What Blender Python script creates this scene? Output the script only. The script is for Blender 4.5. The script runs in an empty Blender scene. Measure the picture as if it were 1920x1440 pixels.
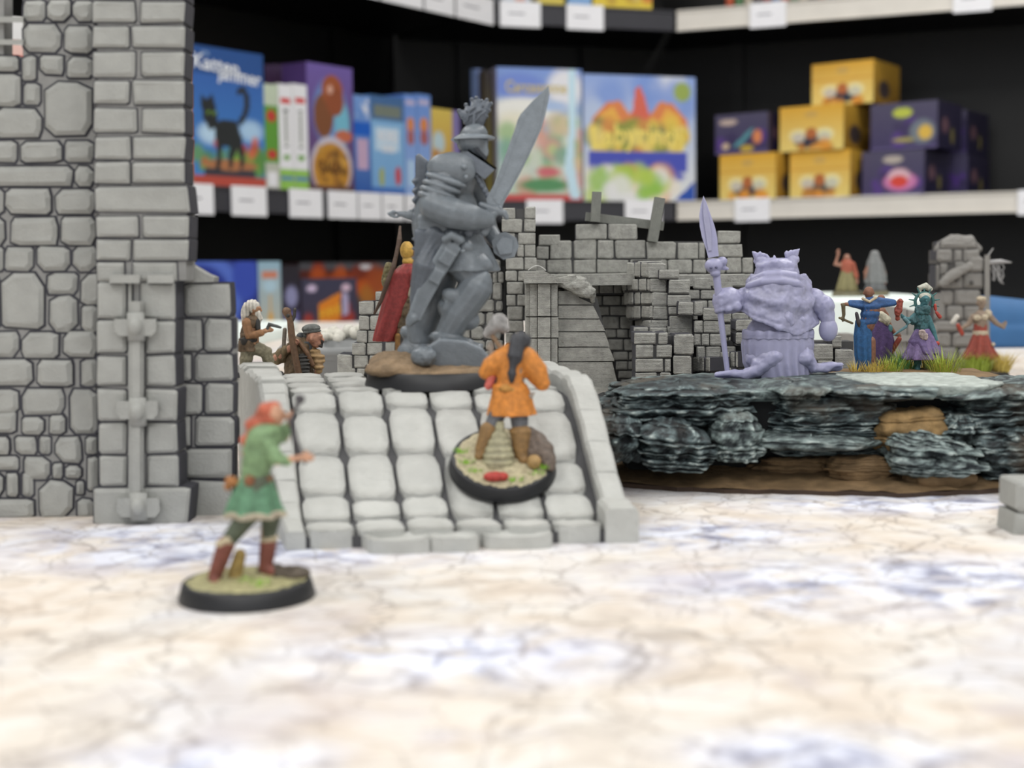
import bpy, math, random
import numpy as np
from mathutils import Vector, Matrix, noise

# ------------------------------------------------------------------ camera, world, lights, exposure
C = bpy.context.scene.collection
SC = bpy.context.scene
MM = 0.001                      # everything below is written in millimetres
FPX = 2600.0
PITCH = math.atan(220 / FPX); ROLL = 0.012
CAMZ = 60.0
_f = Vector((0, math.cos(PITCH), -math.sin(PITCH)))
_r0 = Vector((1, 0, 0)); _u0 = Vector((0, math.sin(PITCH), math.cos(PITCH)))
_r = _r0 * math.cos(ROLL) - _u0 * math.sin(ROLL)
_u = _r0 * math.sin(ROLL) + _u0 * math.cos(ROLL)
cam_d = bpy.data.cameras.new('camera'); cam = bpy.data.objects.new('camera', cam_d); C.objects.link(cam)
cam.matrix_world = Matrix(((_r.x, _u.x, -_f.x, 0), (_r.y, _u.y, -_f.y, 0), (_r.z, _u.z, -_f.z, CAMZ * MM), (0, 0, 0, 1)))
cam_d.sensor_width = 36; cam_d.lens = FPX / 1920 * 36
cam_d.clip_start = 0.01; cam_d.clip_end = 30
cam_d.dof.use_dof = True; cam_d.dof.focus_distance = 0.452; cam_d.dof.aperture_fstop = 17.5
SC.camera = cam
SC.view_settings.view_transform = 'Standard'; SC.view_settings.look = 'None'
SC.view_settings.gamma = 1; SC.view_settings.use_curve_mapping = False
SC.view_settings.exposure = 0.42
W = bpy.data.worlds.new('world'); SC.world = W; W.use_nodes = True
W.node_tree.nodes['Background'].inputs[0].default_value = (0.95, 0.97, 1.0, 1)
W.node_tree.nodes['Background'].inputs[1].default_value = 0.75
LIGHTS = [(-1100, 300), (1100, 300), (-1100, 1600), (1100, 1600), (-900, -900), (900, -900), (0, -1700)]  # last three, behind the camera, are added fill for the upright faces
WATTS = [8, 8, 13, 13, 9, 9, 11]
for i, (x, y) in enumerate(LIGHTS):
    l = bpy.data.lights.new('ceiling_lamp', 'AREA'); l.shape = 'RECTANGLE'; l.size = 0.6; l.size_y = 0.6
    l.energy = WATTS[i]; l.color = (1.0, 0.985, 0.96)
    o = bpy.data.objects.new('ceiling_lamp', l); C.objects.link(o); o.location = (x * MM, y * MM, 1.74)

def at(px, py, Y):
    """point on the vertical plane at depth Y (mm) seen at pixel px,py"""
    d = _f * FPX + _r * (px - 960) - _u * (py - 720)
    k = Y / d.y
    return Vector((d.x * k, Y, CAMZ + d.z * k))

# ------------------------------------------------------------------ materials
def lin(c):
    return tuple(((v / 255) / 12.92 if v / 255 <= 0.04045 else ((v / 255 + 0.055) / 1.055) ** 2.4) for v in c)
_m = {}
def mat(name, rgb, rough=0.6, var=0.12, vs=900, bump=0.0, bs=2500, wash=0.0, metal=0.0, spec=0.4, sss=0.0, lines=0.0, emit=None):
    if name in _m: return _m[name]
    m = bpy.data.materials.new(name); m.use_nodes = True; nt = m.node_tree; N = nt.nodes; L = nt.links
    b = N['Principled BSDF']; c = lin(rgb)
    b.inputs['Roughness'].default_value = rough; b.inputs['Metallic'].default_value = metal
    b.inputs['Specular IOR Level'].default_value = spec
    if sss: b.inputs['Subsurface Weight'].default_value = sss; b.inputs['Subsurface Radius'].default_value = (.003, .003, .004); b.inputs['Subsurface Scale'].default_value = 1
    tc = N.new('ShaderNodeTexCoord')
    nz = N.new('ShaderNodeTexNoise'); nz.inputs['Scale'].default_value = vs; nz.inputs['Detail'].default_value = 4
    L.new(tc.outputs['Object'], nz.inputs['Vector'])
    mr = N.new('ShaderNodeMapRange'); mr.inputs[1].default_value = .3; mr.inputs[2].default_value = .7
    mr.inputs[3].default_value = 1 - var; mr.inputs[4].default_value = 1 + var
    L.new(nz.outputs[0], mr.inputs[0])
    mx = N.new('ShaderNodeMix'); mx.data_type = 'RGBA'; mx.blend_type = 'MULTIPLY'; mx.inputs[0].default_value = 1
    mx.inputs[6].default_value = (*c, 1); L.new(mr.outputs[0], mx.inputs[7])
    out = mx.outputs[2]
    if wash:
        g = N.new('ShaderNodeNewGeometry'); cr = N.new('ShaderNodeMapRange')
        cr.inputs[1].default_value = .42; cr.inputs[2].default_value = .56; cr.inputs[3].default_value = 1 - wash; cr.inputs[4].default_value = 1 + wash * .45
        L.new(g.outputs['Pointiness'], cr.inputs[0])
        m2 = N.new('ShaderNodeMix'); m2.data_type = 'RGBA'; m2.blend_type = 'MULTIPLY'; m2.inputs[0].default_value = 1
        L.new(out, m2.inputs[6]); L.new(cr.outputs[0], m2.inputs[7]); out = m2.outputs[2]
    L.new(out, b.inputs['Base Color'])
    h = None
    if bump:
        n2 = N.new('ShaderNodeTexNoise'); n2.inputs['Scale'].default_value = bs; n2.inputs['Detail'].default_value = 6
        L.new(tc.outputs['Object'], n2.inputs['Vector'])
        bp = N.new('ShaderNodeBump'); bp.inputs['Strength'].default_value = bump; bp.inputs['Distance'].default_value = .0006
        L.new(n2.outputs[0], bp.inputs['Height']); h = bp
    if lines:
        wv = N.new('ShaderNodeTexWave'); wv.bands_direction = 'Z'; wv.inputs['Scale'].default_value = 700 ; wv.inputs['Distortion'].default_value = .6
        L.new(tc.outputs['Object'], wv.inputs['Vector'])
        b2 = N.new('ShaderNodeBump'); b2.inputs['Strength'].default_value = lines; b2.inputs['Distance'].default_value = .0003
        L.new(wv.outputs[0], b2.inputs['Height'])
        if h: L.new(h.outputs[0], b2.inputs['Normal'])
        h = b2
    if h: L.new(h.outputs[0], b.inputs['Normal'])
    if emit: b.inputs['Emission Color'].default_value = (1, 1, 1, 1); b.inputs['Emission Strength'].default_value = emit
    _m[name] = m; return m

def print_mat():
    if 'print' in _m: return _m['print']
    m = bpy.data.materials.new('cardboard_print'); m.use_nodes = True; N = m.node_tree.nodes; b = N['Principled BSDF']
    a = N.new('ShaderNodeAttribute'); a.attribute_name = 'Col'; m.node_tree.links.new(a.outputs['Color'], b.inputs['Base Color'])
    b.inputs['Roughness'].default_value = .35; _m['print'] = m; return m

def battle_mat():
    m = bpy.data.materials.new('printed_mat'); m.use_nodes = True; nt = m.node_tree; N = nt.nodes; L = nt.links; b = N['Principled BSDF']
    b.inputs['Roughness'].default_value = .55; b.inputs['Specular IOR Level'].default_value = .3
    tc = N.new('ShaderNodeTexCoord')
    def nz(s, d=5, dist=0.0):
        n = N.new('ShaderNodeTexNoise'); n.inputs['Scale'].default_value = s; n.inputs['Detail'].default_value = d; n.inputs['Distortion'].default_value = dist
        L.new(tc.outputs['Object'], n.inputs['Vector']); return n
    def ramp(src, stops):
        r = N.new('ShaderNodeValToRGB'); e = r.color_ramp.elements
        while len(e) < len(stops): e.new(.5)
        for k, (p, c) in enumerate(stops): e[k].position = p; e[k].color = (*c, 1) if len(c) == 3 else c
        L.new(src, r.inputs[0]); return r
    def mix(f, a, bb, t='MIX'):
        x = N.new('ShaderNodeMix'); x.data_type = 'RGBA'; x.blend_type = t
        if isinstance(f, float): x.inputs[0].default_value = f
        else: L.new(f, x.inputs[0])
        for i, v in ((6, a), (7, bb)):
            if isinstance(v, tuple): x.inputs[i].default_value = (*v, 1)
            else: L.new(v, x.inputs[i])
        return x.outputs[2]
    base = ramp(nz(16, 7, .8).outputs[0], [(.34, lin((200, 184, 168))), (.46, lin((214, 203, 190))), (.56, lin((214, 210, 204))), (.66, lin((194, 194, 202)))]).outputs[0]
    fine = ramp(nz(75, 8, 1.2).outputs[0], [(.32, lin((178, 166, 154))), (.44, lin((208, 198, 186))), (.55, lin((222, 217, 210))), (.7, lin((228, 228, 230)))]).outputs[0]
    c = mix(.5, base, fine)
    # blue-violet frosted patches printed on the mat
    patch = None
    for (x, y, rx, ry) in [(-85, 305, 50, 36), (-45, 290, 60, 20), (75, 255, 75, 34), (40, 305, 40, 26), (100, 345, 60, 26), (38, 165, 26, 14), (-8, 210, 40, 22), (-40, 165, 24, 14)]:
        v = N.new('ShaderNodeMapping'); v.inputs['Location'].default_value = (-x / rx, -y / ry, 0); v.inputs['Scale'].default_value = (1000 / rx, 1000 / ry, 0)
        L.new(tc.outputs['Object'], v.inputs[0])
        g = N.new('ShaderNodeTexGradient'); g.gradient_type = 'SPHERICAL'; L.new(v.outputs[0], g.inputs[0])
        if patch is None: patch = g.outputs['Fac']
        else:
            a = N.new('ShaderNodeMath'); a.operation = 'ADD'; L.new(patch, a.inputs[0]); L.new(g.outputs['Fac'], a.inputs[1]); patch = a.outputs[0]
    n3 = nz(55, 9, 1.4)
    ml = N.new('ShaderNodeMath'); ml.operation = 'MULTIPLY'; L.new(patch, ml.inputs[0]); ml.inputs[1].default_value = 1.6
    sb = N.new('ShaderNodeMath'); sb.operation = 'MULTIPLY'; L.new(ml.outputs[0], sb.inputs[0]); L.new(ramp(n3.outputs[0], [(.3, (0, 0, 0)), (.56, (1, 1, 1))]).outputs[0], sb.inputs[1]); sb.use_clamp = True
    blue = ramp(nz(120, 6, .8).outputs[0], [(.36, lin((144, 146, 166))), (.45, lin((184, 188, 206))), (.56, lin((222, 225, 236)))]).outputs[0]
    c = mix(sb.outputs[0], c, blue)
    # broad violet blotches everywhere
    c = mix(ramp(nz(22, 7, .5).outputs[0], [(.54, (0, 0, 0)), (.68, (.7, .7, .7))]).outputs[0], c, lin((186, 182, 194)))
    # thin cracks
    wn = nz(60, 6); ad = N.new('ShaderNodeVectorMath'); ad.operation = 'MULTIPLY_ADD'; ad.inputs[1].default_value = (.02, .02, 0)
    L.new(wn.outputs['Color'], ad.inputs[0]); L.new(tc.outputs['Object'], ad.inputs[2])
    for sc, w, k in ((34, .018, .5), (95, .03, .4)):
        vo = N.new('ShaderNodeTexVoronoi'); vo.feature = 'DISTANCE_TO_EDGE'; vo.inputs['Scale'].default_value = sc; L.new(ad.outputs[0], vo.inputs['Vector'])
        cr = ramp(vo.outputs[0], [(0, (k, k, k)), (w, (0, 0, 0))]).outputs[0]
        c = mix(cr, c, lin((110, 98, 92)))
    L.new(c, b.inputs['Base Color']); return m

def slate_mat(name, dark, light, brown=0.0):
    m = bpy.data.materials.new(name); m.use_nodes = True; nt = m.node_tree; N = nt.nodes; L = nt.links; b = N['Principled BSDF']
    b.inputs['Roughness'].default_value = .6
    tc = N.new('ShaderNodeTexCoord')
    mp = N.new('ShaderNodeMapping'); mp.inputs['Scale'].default_value = (1, 1, 2.2); L.new(tc.outputs['Object'], mp.inputs[0])
    n = N.new('ShaderNodeTexNoise'); n.inputs['Scale'].default_value = 260; n.inputs['Detail'].default_value = 8; n.inputs['Roughness'].default_value = .65; n.inputs['Distortion'].default_value = .5
    L.new(mp.outputs[0], n.inputs['Vector'])
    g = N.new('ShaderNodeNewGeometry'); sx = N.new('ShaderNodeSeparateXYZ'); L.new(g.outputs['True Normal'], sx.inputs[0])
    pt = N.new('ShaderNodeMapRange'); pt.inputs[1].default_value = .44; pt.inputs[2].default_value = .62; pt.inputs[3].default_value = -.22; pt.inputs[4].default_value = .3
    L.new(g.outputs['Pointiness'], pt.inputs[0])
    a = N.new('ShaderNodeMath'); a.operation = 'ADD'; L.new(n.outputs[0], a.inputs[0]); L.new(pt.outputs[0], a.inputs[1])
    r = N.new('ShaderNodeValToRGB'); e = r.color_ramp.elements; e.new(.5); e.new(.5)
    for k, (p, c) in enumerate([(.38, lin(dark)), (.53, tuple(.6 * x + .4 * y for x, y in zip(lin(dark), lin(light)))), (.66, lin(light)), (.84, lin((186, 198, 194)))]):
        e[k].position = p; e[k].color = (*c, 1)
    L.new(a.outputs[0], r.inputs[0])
    n4 = N.new('ShaderNodeTexNoise'); n4.inputs['Scale'].default_value = 60; n4.inputs['Detail'].default_value = 5; L.new(tc.outputs['Object'], n4.inputs['Vector'])
    q = N.new('ShaderNodeMapRange'); q.inputs[1].default_value = .52; q.inputs[2].default_value = .66; q.inputs[4].default_value = .6; L.new(n4.outputs[0], q.inputs[0])
    mb = N.new('ShaderNodeMix'); mb.data_type = 'RGBA'; L.new(q.outputs[0], mb.inputs[0]); L.new(r.outputs[0], mb.inputs[6]); mb.inputs[7].default_value = (*lin((84, 72, 56)), 1)
    L.new(mb.outputs[2], b.inputs['Base Color'])
    bp = N.new('ShaderNodeBump'); bp.inputs['Strength'].default_value = .9; bp.inputs['Distance'].default_value = .0012
    L.new(n.outputs[0], bp.inputs['Height']); L.new(bp.outputs[0], b.inputs['Normal'])
    return m

# ------------------------------------------------------------------ geometry helpers (all in mm)
class G:
    def __init__(s): s.v = []; s.f = []
    def add(s, vs, fs):
        k = len(s.v); s.v += [Vector(p) for p in vs]; s.f += [tuple(i + k for i in f) for f in fs]; return s
    def loft(s, rings, cap=True):
        n = len(rings[0]); vs = [p for r in rings for p in r]; fs = []
        for a in range(len(rings) - 1):
            for i in range(n):
                j = (i + 1) % n; fs.append((a * n + i, a * n + j, (a + 1) * n + j, (a + 1) * n + i))
        if cap: fs.append(tuple(range(n - 1, -1, -1))); fs.append(tuple((len(rings) - 1) * n + i for i in range(n)))
        return s.add(vs, fs)
    def tube(s, pts, rad, n=12, rounded=True):
        pts = [Vector(p) for p in pts]
        if not hasattr(rad, '__len__'): rad = [rad] * len(pts)
        P, R = list(pts), list(rad)
        if rounded:
            d0 = (pts[0] - pts[1]).normalized(); d1 = (pts[-1] - pts[-2]).normalized(); a, b = rad[0], rad[-1]
            P = [pts[0] + d0 * a * .98, pts[0] + d0 * a * .8, pts[0] + d0 * a * .4] + P + [pts[-1] + d1 * b * .4, pts[-1] + d1 * b * .8, pts[-1] + d1 * b * .98]
            R = [a * .2, a * .6, a * .92] + R + [b * .92, b * .6, b * .2]
        rings = []; up = Vector((0.13, .2, 1)).normalized()
        for i, p in enumerate(P):
            t = (P[min(i + 1, len(P) - 1)] - P[max(i - 1, 0)]).normalized()
            x = t.cross(up)
            if x.length < .05: x = t.cross(Vector((1, .1, 0)))
            x.normalize(); y = t.cross(x)
            rings.append([p + (x * math.cos(2 * math.pi * k / n) + y * math.sin(2 * math.pi * k / n)) * R[i] for k in range(n)])
        return s.loft(rings)
    def ell(s, c, r, rot=0, n=16, m=10):
        c = Vector(c); R = Matrix.Rotation(math.radians(rot), 3, 'Y'); rings = []
        for j in range(1, m):
            a = math.pi * j / m
            rings.append([c + R @ Vector((r[0] * math.sin(a) * math.cos(2 * math.pi * k / n), r[1] * math.sin(a) * math.sin(2 * math.pi * k / n), -r[2] * math.cos(a))) for k in range(n)])
        return s.loft(rings)
    def box(s, lo, hi, M=None):
        v = [Vector((x, y, z)) for x in (lo[0], hi[0]) for y in (lo[1], hi[1]) for z in (lo[2], hi[2])]
        if M: v = [M @ p for p in v]
        return s.add(v, [(0, 1, 3, 2), (4, 6, 7, 5), (0, 4, 5, 1), (2, 3, 7, 6), (0, 2, 6, 4), (1, 5, 7, 3)])
    def prism(s, front, back):
        n = len(front)
        return s.add(list(front) + list(back), [tuple(range(n)), tuple(range(2 * n - 1, n - 1, -1))] + [(i, n + i, n + (i + 1) % n, (i + 1) % n) for i in range(n)])
    def lathe(s, c, prof, n=48):
        c = Vector(c)
        return s.loft([[c + Vector((r * math.cos(2 * math.pi * k / n), r * math.sin(2 * math.pi * k / n), z)) for k in range(n)] for r, z in prof])

def link(name, me, parent=None, **props):
    o = bpy.data.objects.new(name, me); C.objects.link(o)
    if parent is not None: o.parent = parent
    for k, v in props.items(): o[k] = v
    return o
def mesh(name, g, m, smooth=False, bevel=None):
    me = bpy.data.meshes.new(name); me.from_pydata([(p[0] * MM, p[1] * MM, p[2] * MM) for p in g.v], [], g.f)
    if m: me.materials.append(m)
    if smooth: me.polygons.foreach_set('use_smooth', [True] * len(me.polygons))
    me.update(); return me
def obj(name, g, m, parent=None, smooth=False, recalc=False, **props):
    me = mesh(name, g, m, smooth)
    if recalc:
        import bmesh
        b = bmesh.new(); b.from_mesh(me); bmesh.ops.recalc_face_normals(b, faces=b.faces); b.to_mesh(me); b.free()
    return link(name, me, parent, **props)
def thing(name, label, cat, loc=(0, 0, 0), group=None, kind=None):
    o = link(name, None); o.location = Vector(loc) * MM; o['label'] = label; o['category'] = cat
    if group: o['group'] = group
    if kind: o['kind'] = kind
    o.empty_display_size = .01
    return o
def blob(name, g, m, parent=None, voxel=.3, smooth=2, fn=None, **props):
    """one continuous skin around all the shapes in g"""
    me = bpy.data.meshes.new('tmp'); me.from_pydata([p[:] for p in g.v], [], g.f)
    import bmesh
    b = bmesh.new(); b.from_mesh(me); bmesh.ops.recalc_face_normals(b, faces=b.faces); b.to_mesh(me); b.free()
    t = bpy.data.objects.new('tmp', me); C.objects.link(t)
    md = t.modifiers.new('r', 'REMESH'); md.mode = 'VOXEL'; md.voxel_size = voxel
    if smooth: sm = t.modifiers.new('s', 'SMOOTH'); sm.factor = .5; sm.iterations = smooth
    dg = bpy.context.evaluated_depsgraph_get(); ev = t.evaluated_get(dg); out = bpy.data.meshes.new_from_object(ev)
    bpy.data.objects.remove(t); bpy.data.meshes.remove(me)
    n = len(out.vertices); co = np.empty(n * 3); out.vertices.foreach_get('co', co); co = co.reshape(-1, 3)
    if fn: nn = np.empty(n * 3); out.vertices.foreach_get('normal', nn); co = fn(co, nn.reshape(-1, 3))
    out.vertices.foreach_set('co', (co * MM).ravel()); out.polygons.foreach_set('use_smooth', [True] * len(out.polygons))
    out.materials.clear(); out.materials.append(m); out.name = name; out.update()
    return link(name, out, parent, **props)

def folds(freq, amp, ax=0, ph=0.0, z0=None, z1=None):
    """cloth folds running down the cloth"""
    def fn(co, nn):
        a = np.sin(co[:, ax] * freq + ph + .8 * np.sin(co[:, 2] * .3)) * amp
        if z0 is not None: a = a * np.clip((z1 - co[:, 2]) / (z1 - z0), 0, 1)
        return co + nn * a[:, None]
    return fn
def rough_fn(amp, sc, strat=0.0):
    def fn(co, nn):
        a = np.array([noise.fractal(Vector(p) * sc, 1.0, 2.0, 4) for p in co]) * amp
        if strat: a = a + strat * np.array([noise.cell(Vector((0, 0, p[2] * 1.3 + .02 * p[0]))) - .5 for p in co])
        return co + nn * a[:, None]
    return fn

class Fig:
    """a miniature: shapes are given by where they stand (px, py) and how far behind (+) or before (-) its middle plane, in px"""
    def __init__(s, name, label, cat, px, py, Y, group=None, z=None):
        s.Y = Y; s.s = Y / FPX; s.o = at(px, py, Y)
        if z is not None: s.o.z = z
        s.root = thing(name, label, cat, s.o, group)
    def J(s, p):
        dy = p[2] if len(p) > 2 else 0
        return at(p[0], p[1], s.Y + dy * s.s) - s.o
    def g(s, prims):
        g = G(); S = s.s
        for q in prims:
            k = q[0]
            if k == 'c': g.tube([s.J(q[1]), s.J(q[2])], [q[3] * S, (q[4] if len(q) > 4 else q[3]) * S])
            elif k == 't': g.tube([s.J(p) for p in q[1]], [r * S for r in q[2]] if hasattr(q[2], '__len__') else q[2] * S)
            elif k == 'e': g.ell(s.J(q[1]), (q[2][0] * S, q[2][1] * S, q[2][2] * S), q[3] if len(q) > 3 else 0)
            elif k == 'p':
                g.prism([s.J((x, y, q[2])) for x, y in q[1]], [s.J((x, y, q[3])) for x, y in q[1]])
            elif k == 'l':      # loft: rings (px,py,rx,rdepth[,dy]), folds n, amplitude
                n = 48; rings = []
                fn_, amp = (q[2], q[3]) if len(q) > 3 else (0, 0)
                for ri, r in enumerate(q[1]):
                    c = s.J((r[0], r[1], r[4] if len(r) > 4 else 0)); w = amp * ri / max(1, len(q[1]) - 1)
                    rings.append([c + Vector((math.cos(2 * math.pi * i / n) * r[2] * (1 + w * math.cos(fn_ * 2 * math.pi * i / n + ri * .2)),
                                              math.sin(2 * math.pi * i / n) * r[3] * (1 + w * math.cos(fn_ * 2 * math.pi * i / n + ri * .2)), 0)) * S for i in range(n)])
                g.loft(rings)
            elif k == 'hand':   # palm, four unequal curled fingers, thumb off the side
                w = s.J(q[1]); d = Vector((q[2][0], q[2][2] if len(q[2]) > 2 else 0, -q[2][1])).normalized(); sz = q[3] * S
                side = d.cross(Vector((0, 1, 0)));
                if side.length < .2: side = Vector((1, 0, 0))
                side.normalize(); nrm = d.cross(side).normalized()
                c = w + d * sz * .5; g.tube([w, w + d * sz * .8], [sz * .34, sz * .42])
                for i, ln in enumerate((.75, .95, .9, .65)):
                    b = w + d * sz * .85 + side * sz * (.33 - .22 * i); m1 = b + d * sz * ln * .5; e = m1 + (d * .5 + nrm * .8).normalized() * sz * ln * .55
                    g.tube([b - d * sz * .3, b, m1, e], [sz * .13, sz * .13, sz * .12, sz * .09], n=8)
                b = w + d * sz * .25 + side * sz * .3
                g.tube([b, b + (side + d * .6).normalized() * sz * .45, b + (side * .6 + d * 1.2 + nrm * .3).normalized() * sz * .85], [sz * .15, sz * .14, sz * .1], n=8)
            elif k == 'head':   # skull, jaw, nose, brow, ears, eye sockets rims; q: centre, radius px, facing (x, depth)
                c = s.J(q[1]); r = q[2] * S; fx = Vector((q[3][0], q[3][1], 0)).normalized(); sd = fx.cross(Vector((0, 0, 1)))
                g.ell(c + Vector((0, 0, r * .15)), (r * .86, r * .9, r * .95)); g.ell(c + fx * r * .25 - Vector((0, 0, r * .55)), (r * .6, r * .6, r * .55))
                g.tube([c + fx * r * .8 + Vector((0, 0, r * .15)), c + fx * r * 1.08 - Vector((0, 0, r * .2))], [r * .1, r * .18], n=8)
                g.ell(c + fx * r * .72 + Vector((0, 0, r * .28)), (r * .35, r * .5, r * .12))
                g.ell(c + fx * r * .74 - Vector((0, 0, r * .55)), (r * .25, r * .25, r * .1))
                for t in (-1, 1):
                    g.ell(c + sd * t * r * .85 - Vector((0, 0, r * .05)), (r * .16, r * .2, r * .28))
                    g.ell(c + sd * t * r * .32 + fx * r * .74 + Vector((0, 0, r * .05)), (r * .13, r * .13, r * .1))
        return g
    def blob(s, name, m, prims, voxel=.3, smooth=2, fn=None, parent=None, **k):
        return blob(name, s.g(prims), m, parent or s.root, voxel, smooth, fn, **k)
    def solid(s, name, m, prims, smooth=False, parent=None, **k):
        return obj(name, s.g(prims), m, parent or s.root, smooth, recalc=True, **k)
    def disc(s, name, m, r, h, n=56, taper=.94, c=(0, 0, 0), parent=None):
        g = G(); g.lathe(c, [(r * .9, 0), (r, 0.05), (r, .3), (r * taper, h - .2), (r * taper - .25, h)], n)
        return obj(name, g, m, parent or s.root, True)
# ------------------------------------------------------------------ room and table
def struct(name, g, m): return obj(name, g, m, None, recalc=True, kind='structure')
m_floor = mat('floor_vinyl', (120, 116, 110), .4, .1, 8)
g = G(); g.box((-3000, -2500, -770), (3000, 4200, -750)); struct('floor', g, m_floor)
m_wall = mat('shop_wall', (225, 224, 220), .8, .03, 3)
m_black = mat('black_laminate', (13, 13, 14), .45, .1, 30)
g = G(); g.box((-3000, 4180, -750), (3000, 4220, 1800)); struct('wall_back', g, m_wall)
g = G(); g.box((-3020, -2500, -750), (-3000, 4200, 1800)); struct('wall_left', g, m_wall)
g = G(); g.box((3000, -2500, -750), (3020, 4200, 1800)); struct('wall_right', g, m_wall)
g = G(); g.box((-3000, -2500, 1800), (3000, 4200, 1820)); struct('ceiling', g, m_wall)
m_pan = mat('light_diffuser', (250, 250, 248), .5, 0, emit=1.5); m_frm = mat('white_metal', (230, 230, 230), .4, 0)
for i, (x, y) in enumerate(LIGHTS):
    t = thing('ceiling_light', 'square white ceiling light panel, ' + ['left of the table', 'right of the table', 'left before the shelves', 'right before the shelves', 'added as fill behind the camera at left', 'added as fill behind the camera at right', 'added as fill farthest behind the camera'][i], 'ceiling light', (x, y, 1760), 'ceiling light panels')
    g = G(); g.box((-320, -320, 15), (320, 320, 40)); obj('light_frame', g, m_frm, t)
    g = G(); g.box((-300, -300, 5), (300, 300, 15)); obj('diffuser', g, m_pan, t)

tb = thing('gaming_table', 'white topped gaming table under the printed mat', 'table', (0, 0, -750))
m_tab = mat('table_laminate', (215, 213, 208), .35, .03, 10); m_leg = mat('table_steel', (60, 62, 66), .4, .05, 20, metal=.6)
g = G(); g.box((-900, -450, 722), (900, 1620, 748)); obj('tabletop', g, m_tab, tb)
for x in (-840, 840):
    for y in (-390, 1560):
        g = G(); g.box((x - 25, y - 25, 0), (x + 25, y + 25, 722)); obj('leg', g, m_leg, tb)
g = G(); nx = 2
g.box((-860, -420, -2), (860, 1580, 0)); pm = obj('gaming_mat', g, battle_mat(), None)
pm['label'] = 'cream printed gaming mat with blue-grey frosted cracks covering the table'; pm['category'] = 'gaming mat'

# ------------------------------------------------------------------ shelving
m_rail_d = mat('dark_rail', (62, 62, 68), .35, .05, 20); m_rail_l = mat('pale_metal_rail', (226, 221, 212), .3, .04, 20)
m_card = mat('price_card', (248, 248, 252), .5, .02, 40); m_ink = mat('card_ink', (150, 150, 158), .6, 0)
class Frame:
    def __init__(s, a, b):
        s.a = Vector((a[0], a[1], 0)); s.b = Vector((b[0], b[1], 0)); s.L = (s.b - s.a).length; s.u = (s.b - s.a).normalized()
        s.n = Vector((s.u.y, -s.u.x, 0))
        if s.n.y > 0: s.n = -s.n
        s.M = Matrix(((s.u.x, s.n.x, 0, s.a.x), (s.u.y, s.n.y, 0, s.a.y), (0, 0, 1, 0), (0, 0, 0, 1)))
    def t(s, px, out=0):
        d = at(px, 500, 1000); k = (d.x / 1000)      # X = k*Y on the ray
        o = s.a + s.n * out
        return (k * o.y - o.x) / (s.u.x - k * s.u.y)
    def zof(s, px, py, out=0):
        Y = (s.a + s.n * out + s.u * s.t(px, out)).y
        return at(px, py, Y).z
F_left = Frame((-761, 1872), (-28, 2876)); F_mid = Frame((-24, 2880), (354, 3004)); F_right = Frame((360, 3006), (1240, 2656))
SH = [(-245, -205), (155, 195), (555, 597), (955, 995)]
def shelf_unit(F, label, mrail, cards, e0=0, e1=0):
    u = thing('shelving_unit', label, 'shelf', (0, 0, -750)); L = F.L
    up = Matrix.Translation((0, 0, 750)) @ F.M
    g = G(); g.box((-6 - e0, -420, -750), (L + 6 + e1 + (50 if e1 else 0), -400, 1500), up); obj('back_panel', g, m_black, u)
    for x in (30, L - 60):
        g = G(); g.box((x, -400, -750), (x + 30, -385, 1500), up); obj('slotted_upright', g, m_black, u)
    for k, (z0, z1) in enumerate(SH):
        g = G(); q = [(2, -6), (L - 2, -6), (L - 2 + e1, -400), (2 - e0, -400)]; g.prism([up @ Vector((a, b, z1 - 18)) for a, b in q], [up @ Vector((a, b, z1)) for a, b in q]); sh = obj('shelf_board', g, m_black, u, recalc=True)
        g = G(); g.box((0, -6, z0), (L, 0, z1 + 1), up); g.box((0, 0, z0), (L, 3, z0 + 4), up); g.box((0, 0, z1 - 3), (L, 3, z1 + 1), up)
        r = obj('price_rail', g, mrail, u)
        for (a, b) in cards.get(k, []):
            a_, b_ = F.t(a, 3), F.t(b, 3)
            g = G(); sl = 5
            z0c, z1c = z0 - 6, z1 + 3
            g.prism([up @ Vector((p[0], 5, p[1])) for p in ((a_ , z0c), (b_, z0c), (b_, z1c), (a_, z1c))], [up @ Vector((p[0], 3.2, p[1])) for p in ((a_, z0c), (b_, z0c), (b_, z1c), (a_, z1c))])
            c = obj('price_card', g, m_card, r, recalc=True)
            g = G(); w = b_ - a_
            g.box((a_ + w * .2, 5, (z0 + z1) / 2 - 2), (a_ + w * .6, 5.3, (z0 + z1) / 2 + 1), up); r2 = obj('price_card', g, m_ink, r); r2.name = 'card_print'
    return u
shelf_unit(F_left, 'black shelving bay with dark price rail running off to the left', m_rail_d,
           {1: [(345, 403), (437, 502), (545, 606), (617, 671), (674, 716), (719, 758), (762, 800)], 2: [(560, 640), (644, 720), (724, 800), (804, 858), (862, 930)]}, 0, 112)
shelf_unit(F_mid, 'black shelving bay with dark price rail in the corner between the others', m_rail_d,
           {1: [(988, 1056), (1172, 1240)], 2: [(943, 1018), (1066, 1134)]}, 112, 140)
shelf_unit(F_right, 'black shelving bay with pale metal price rail at the right', m_rail_l,
           {1: [(1378, 1443), (1906, 1970)], 2: [(1405, 1472), (1780, 1852)]}, 140, 0)

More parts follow.
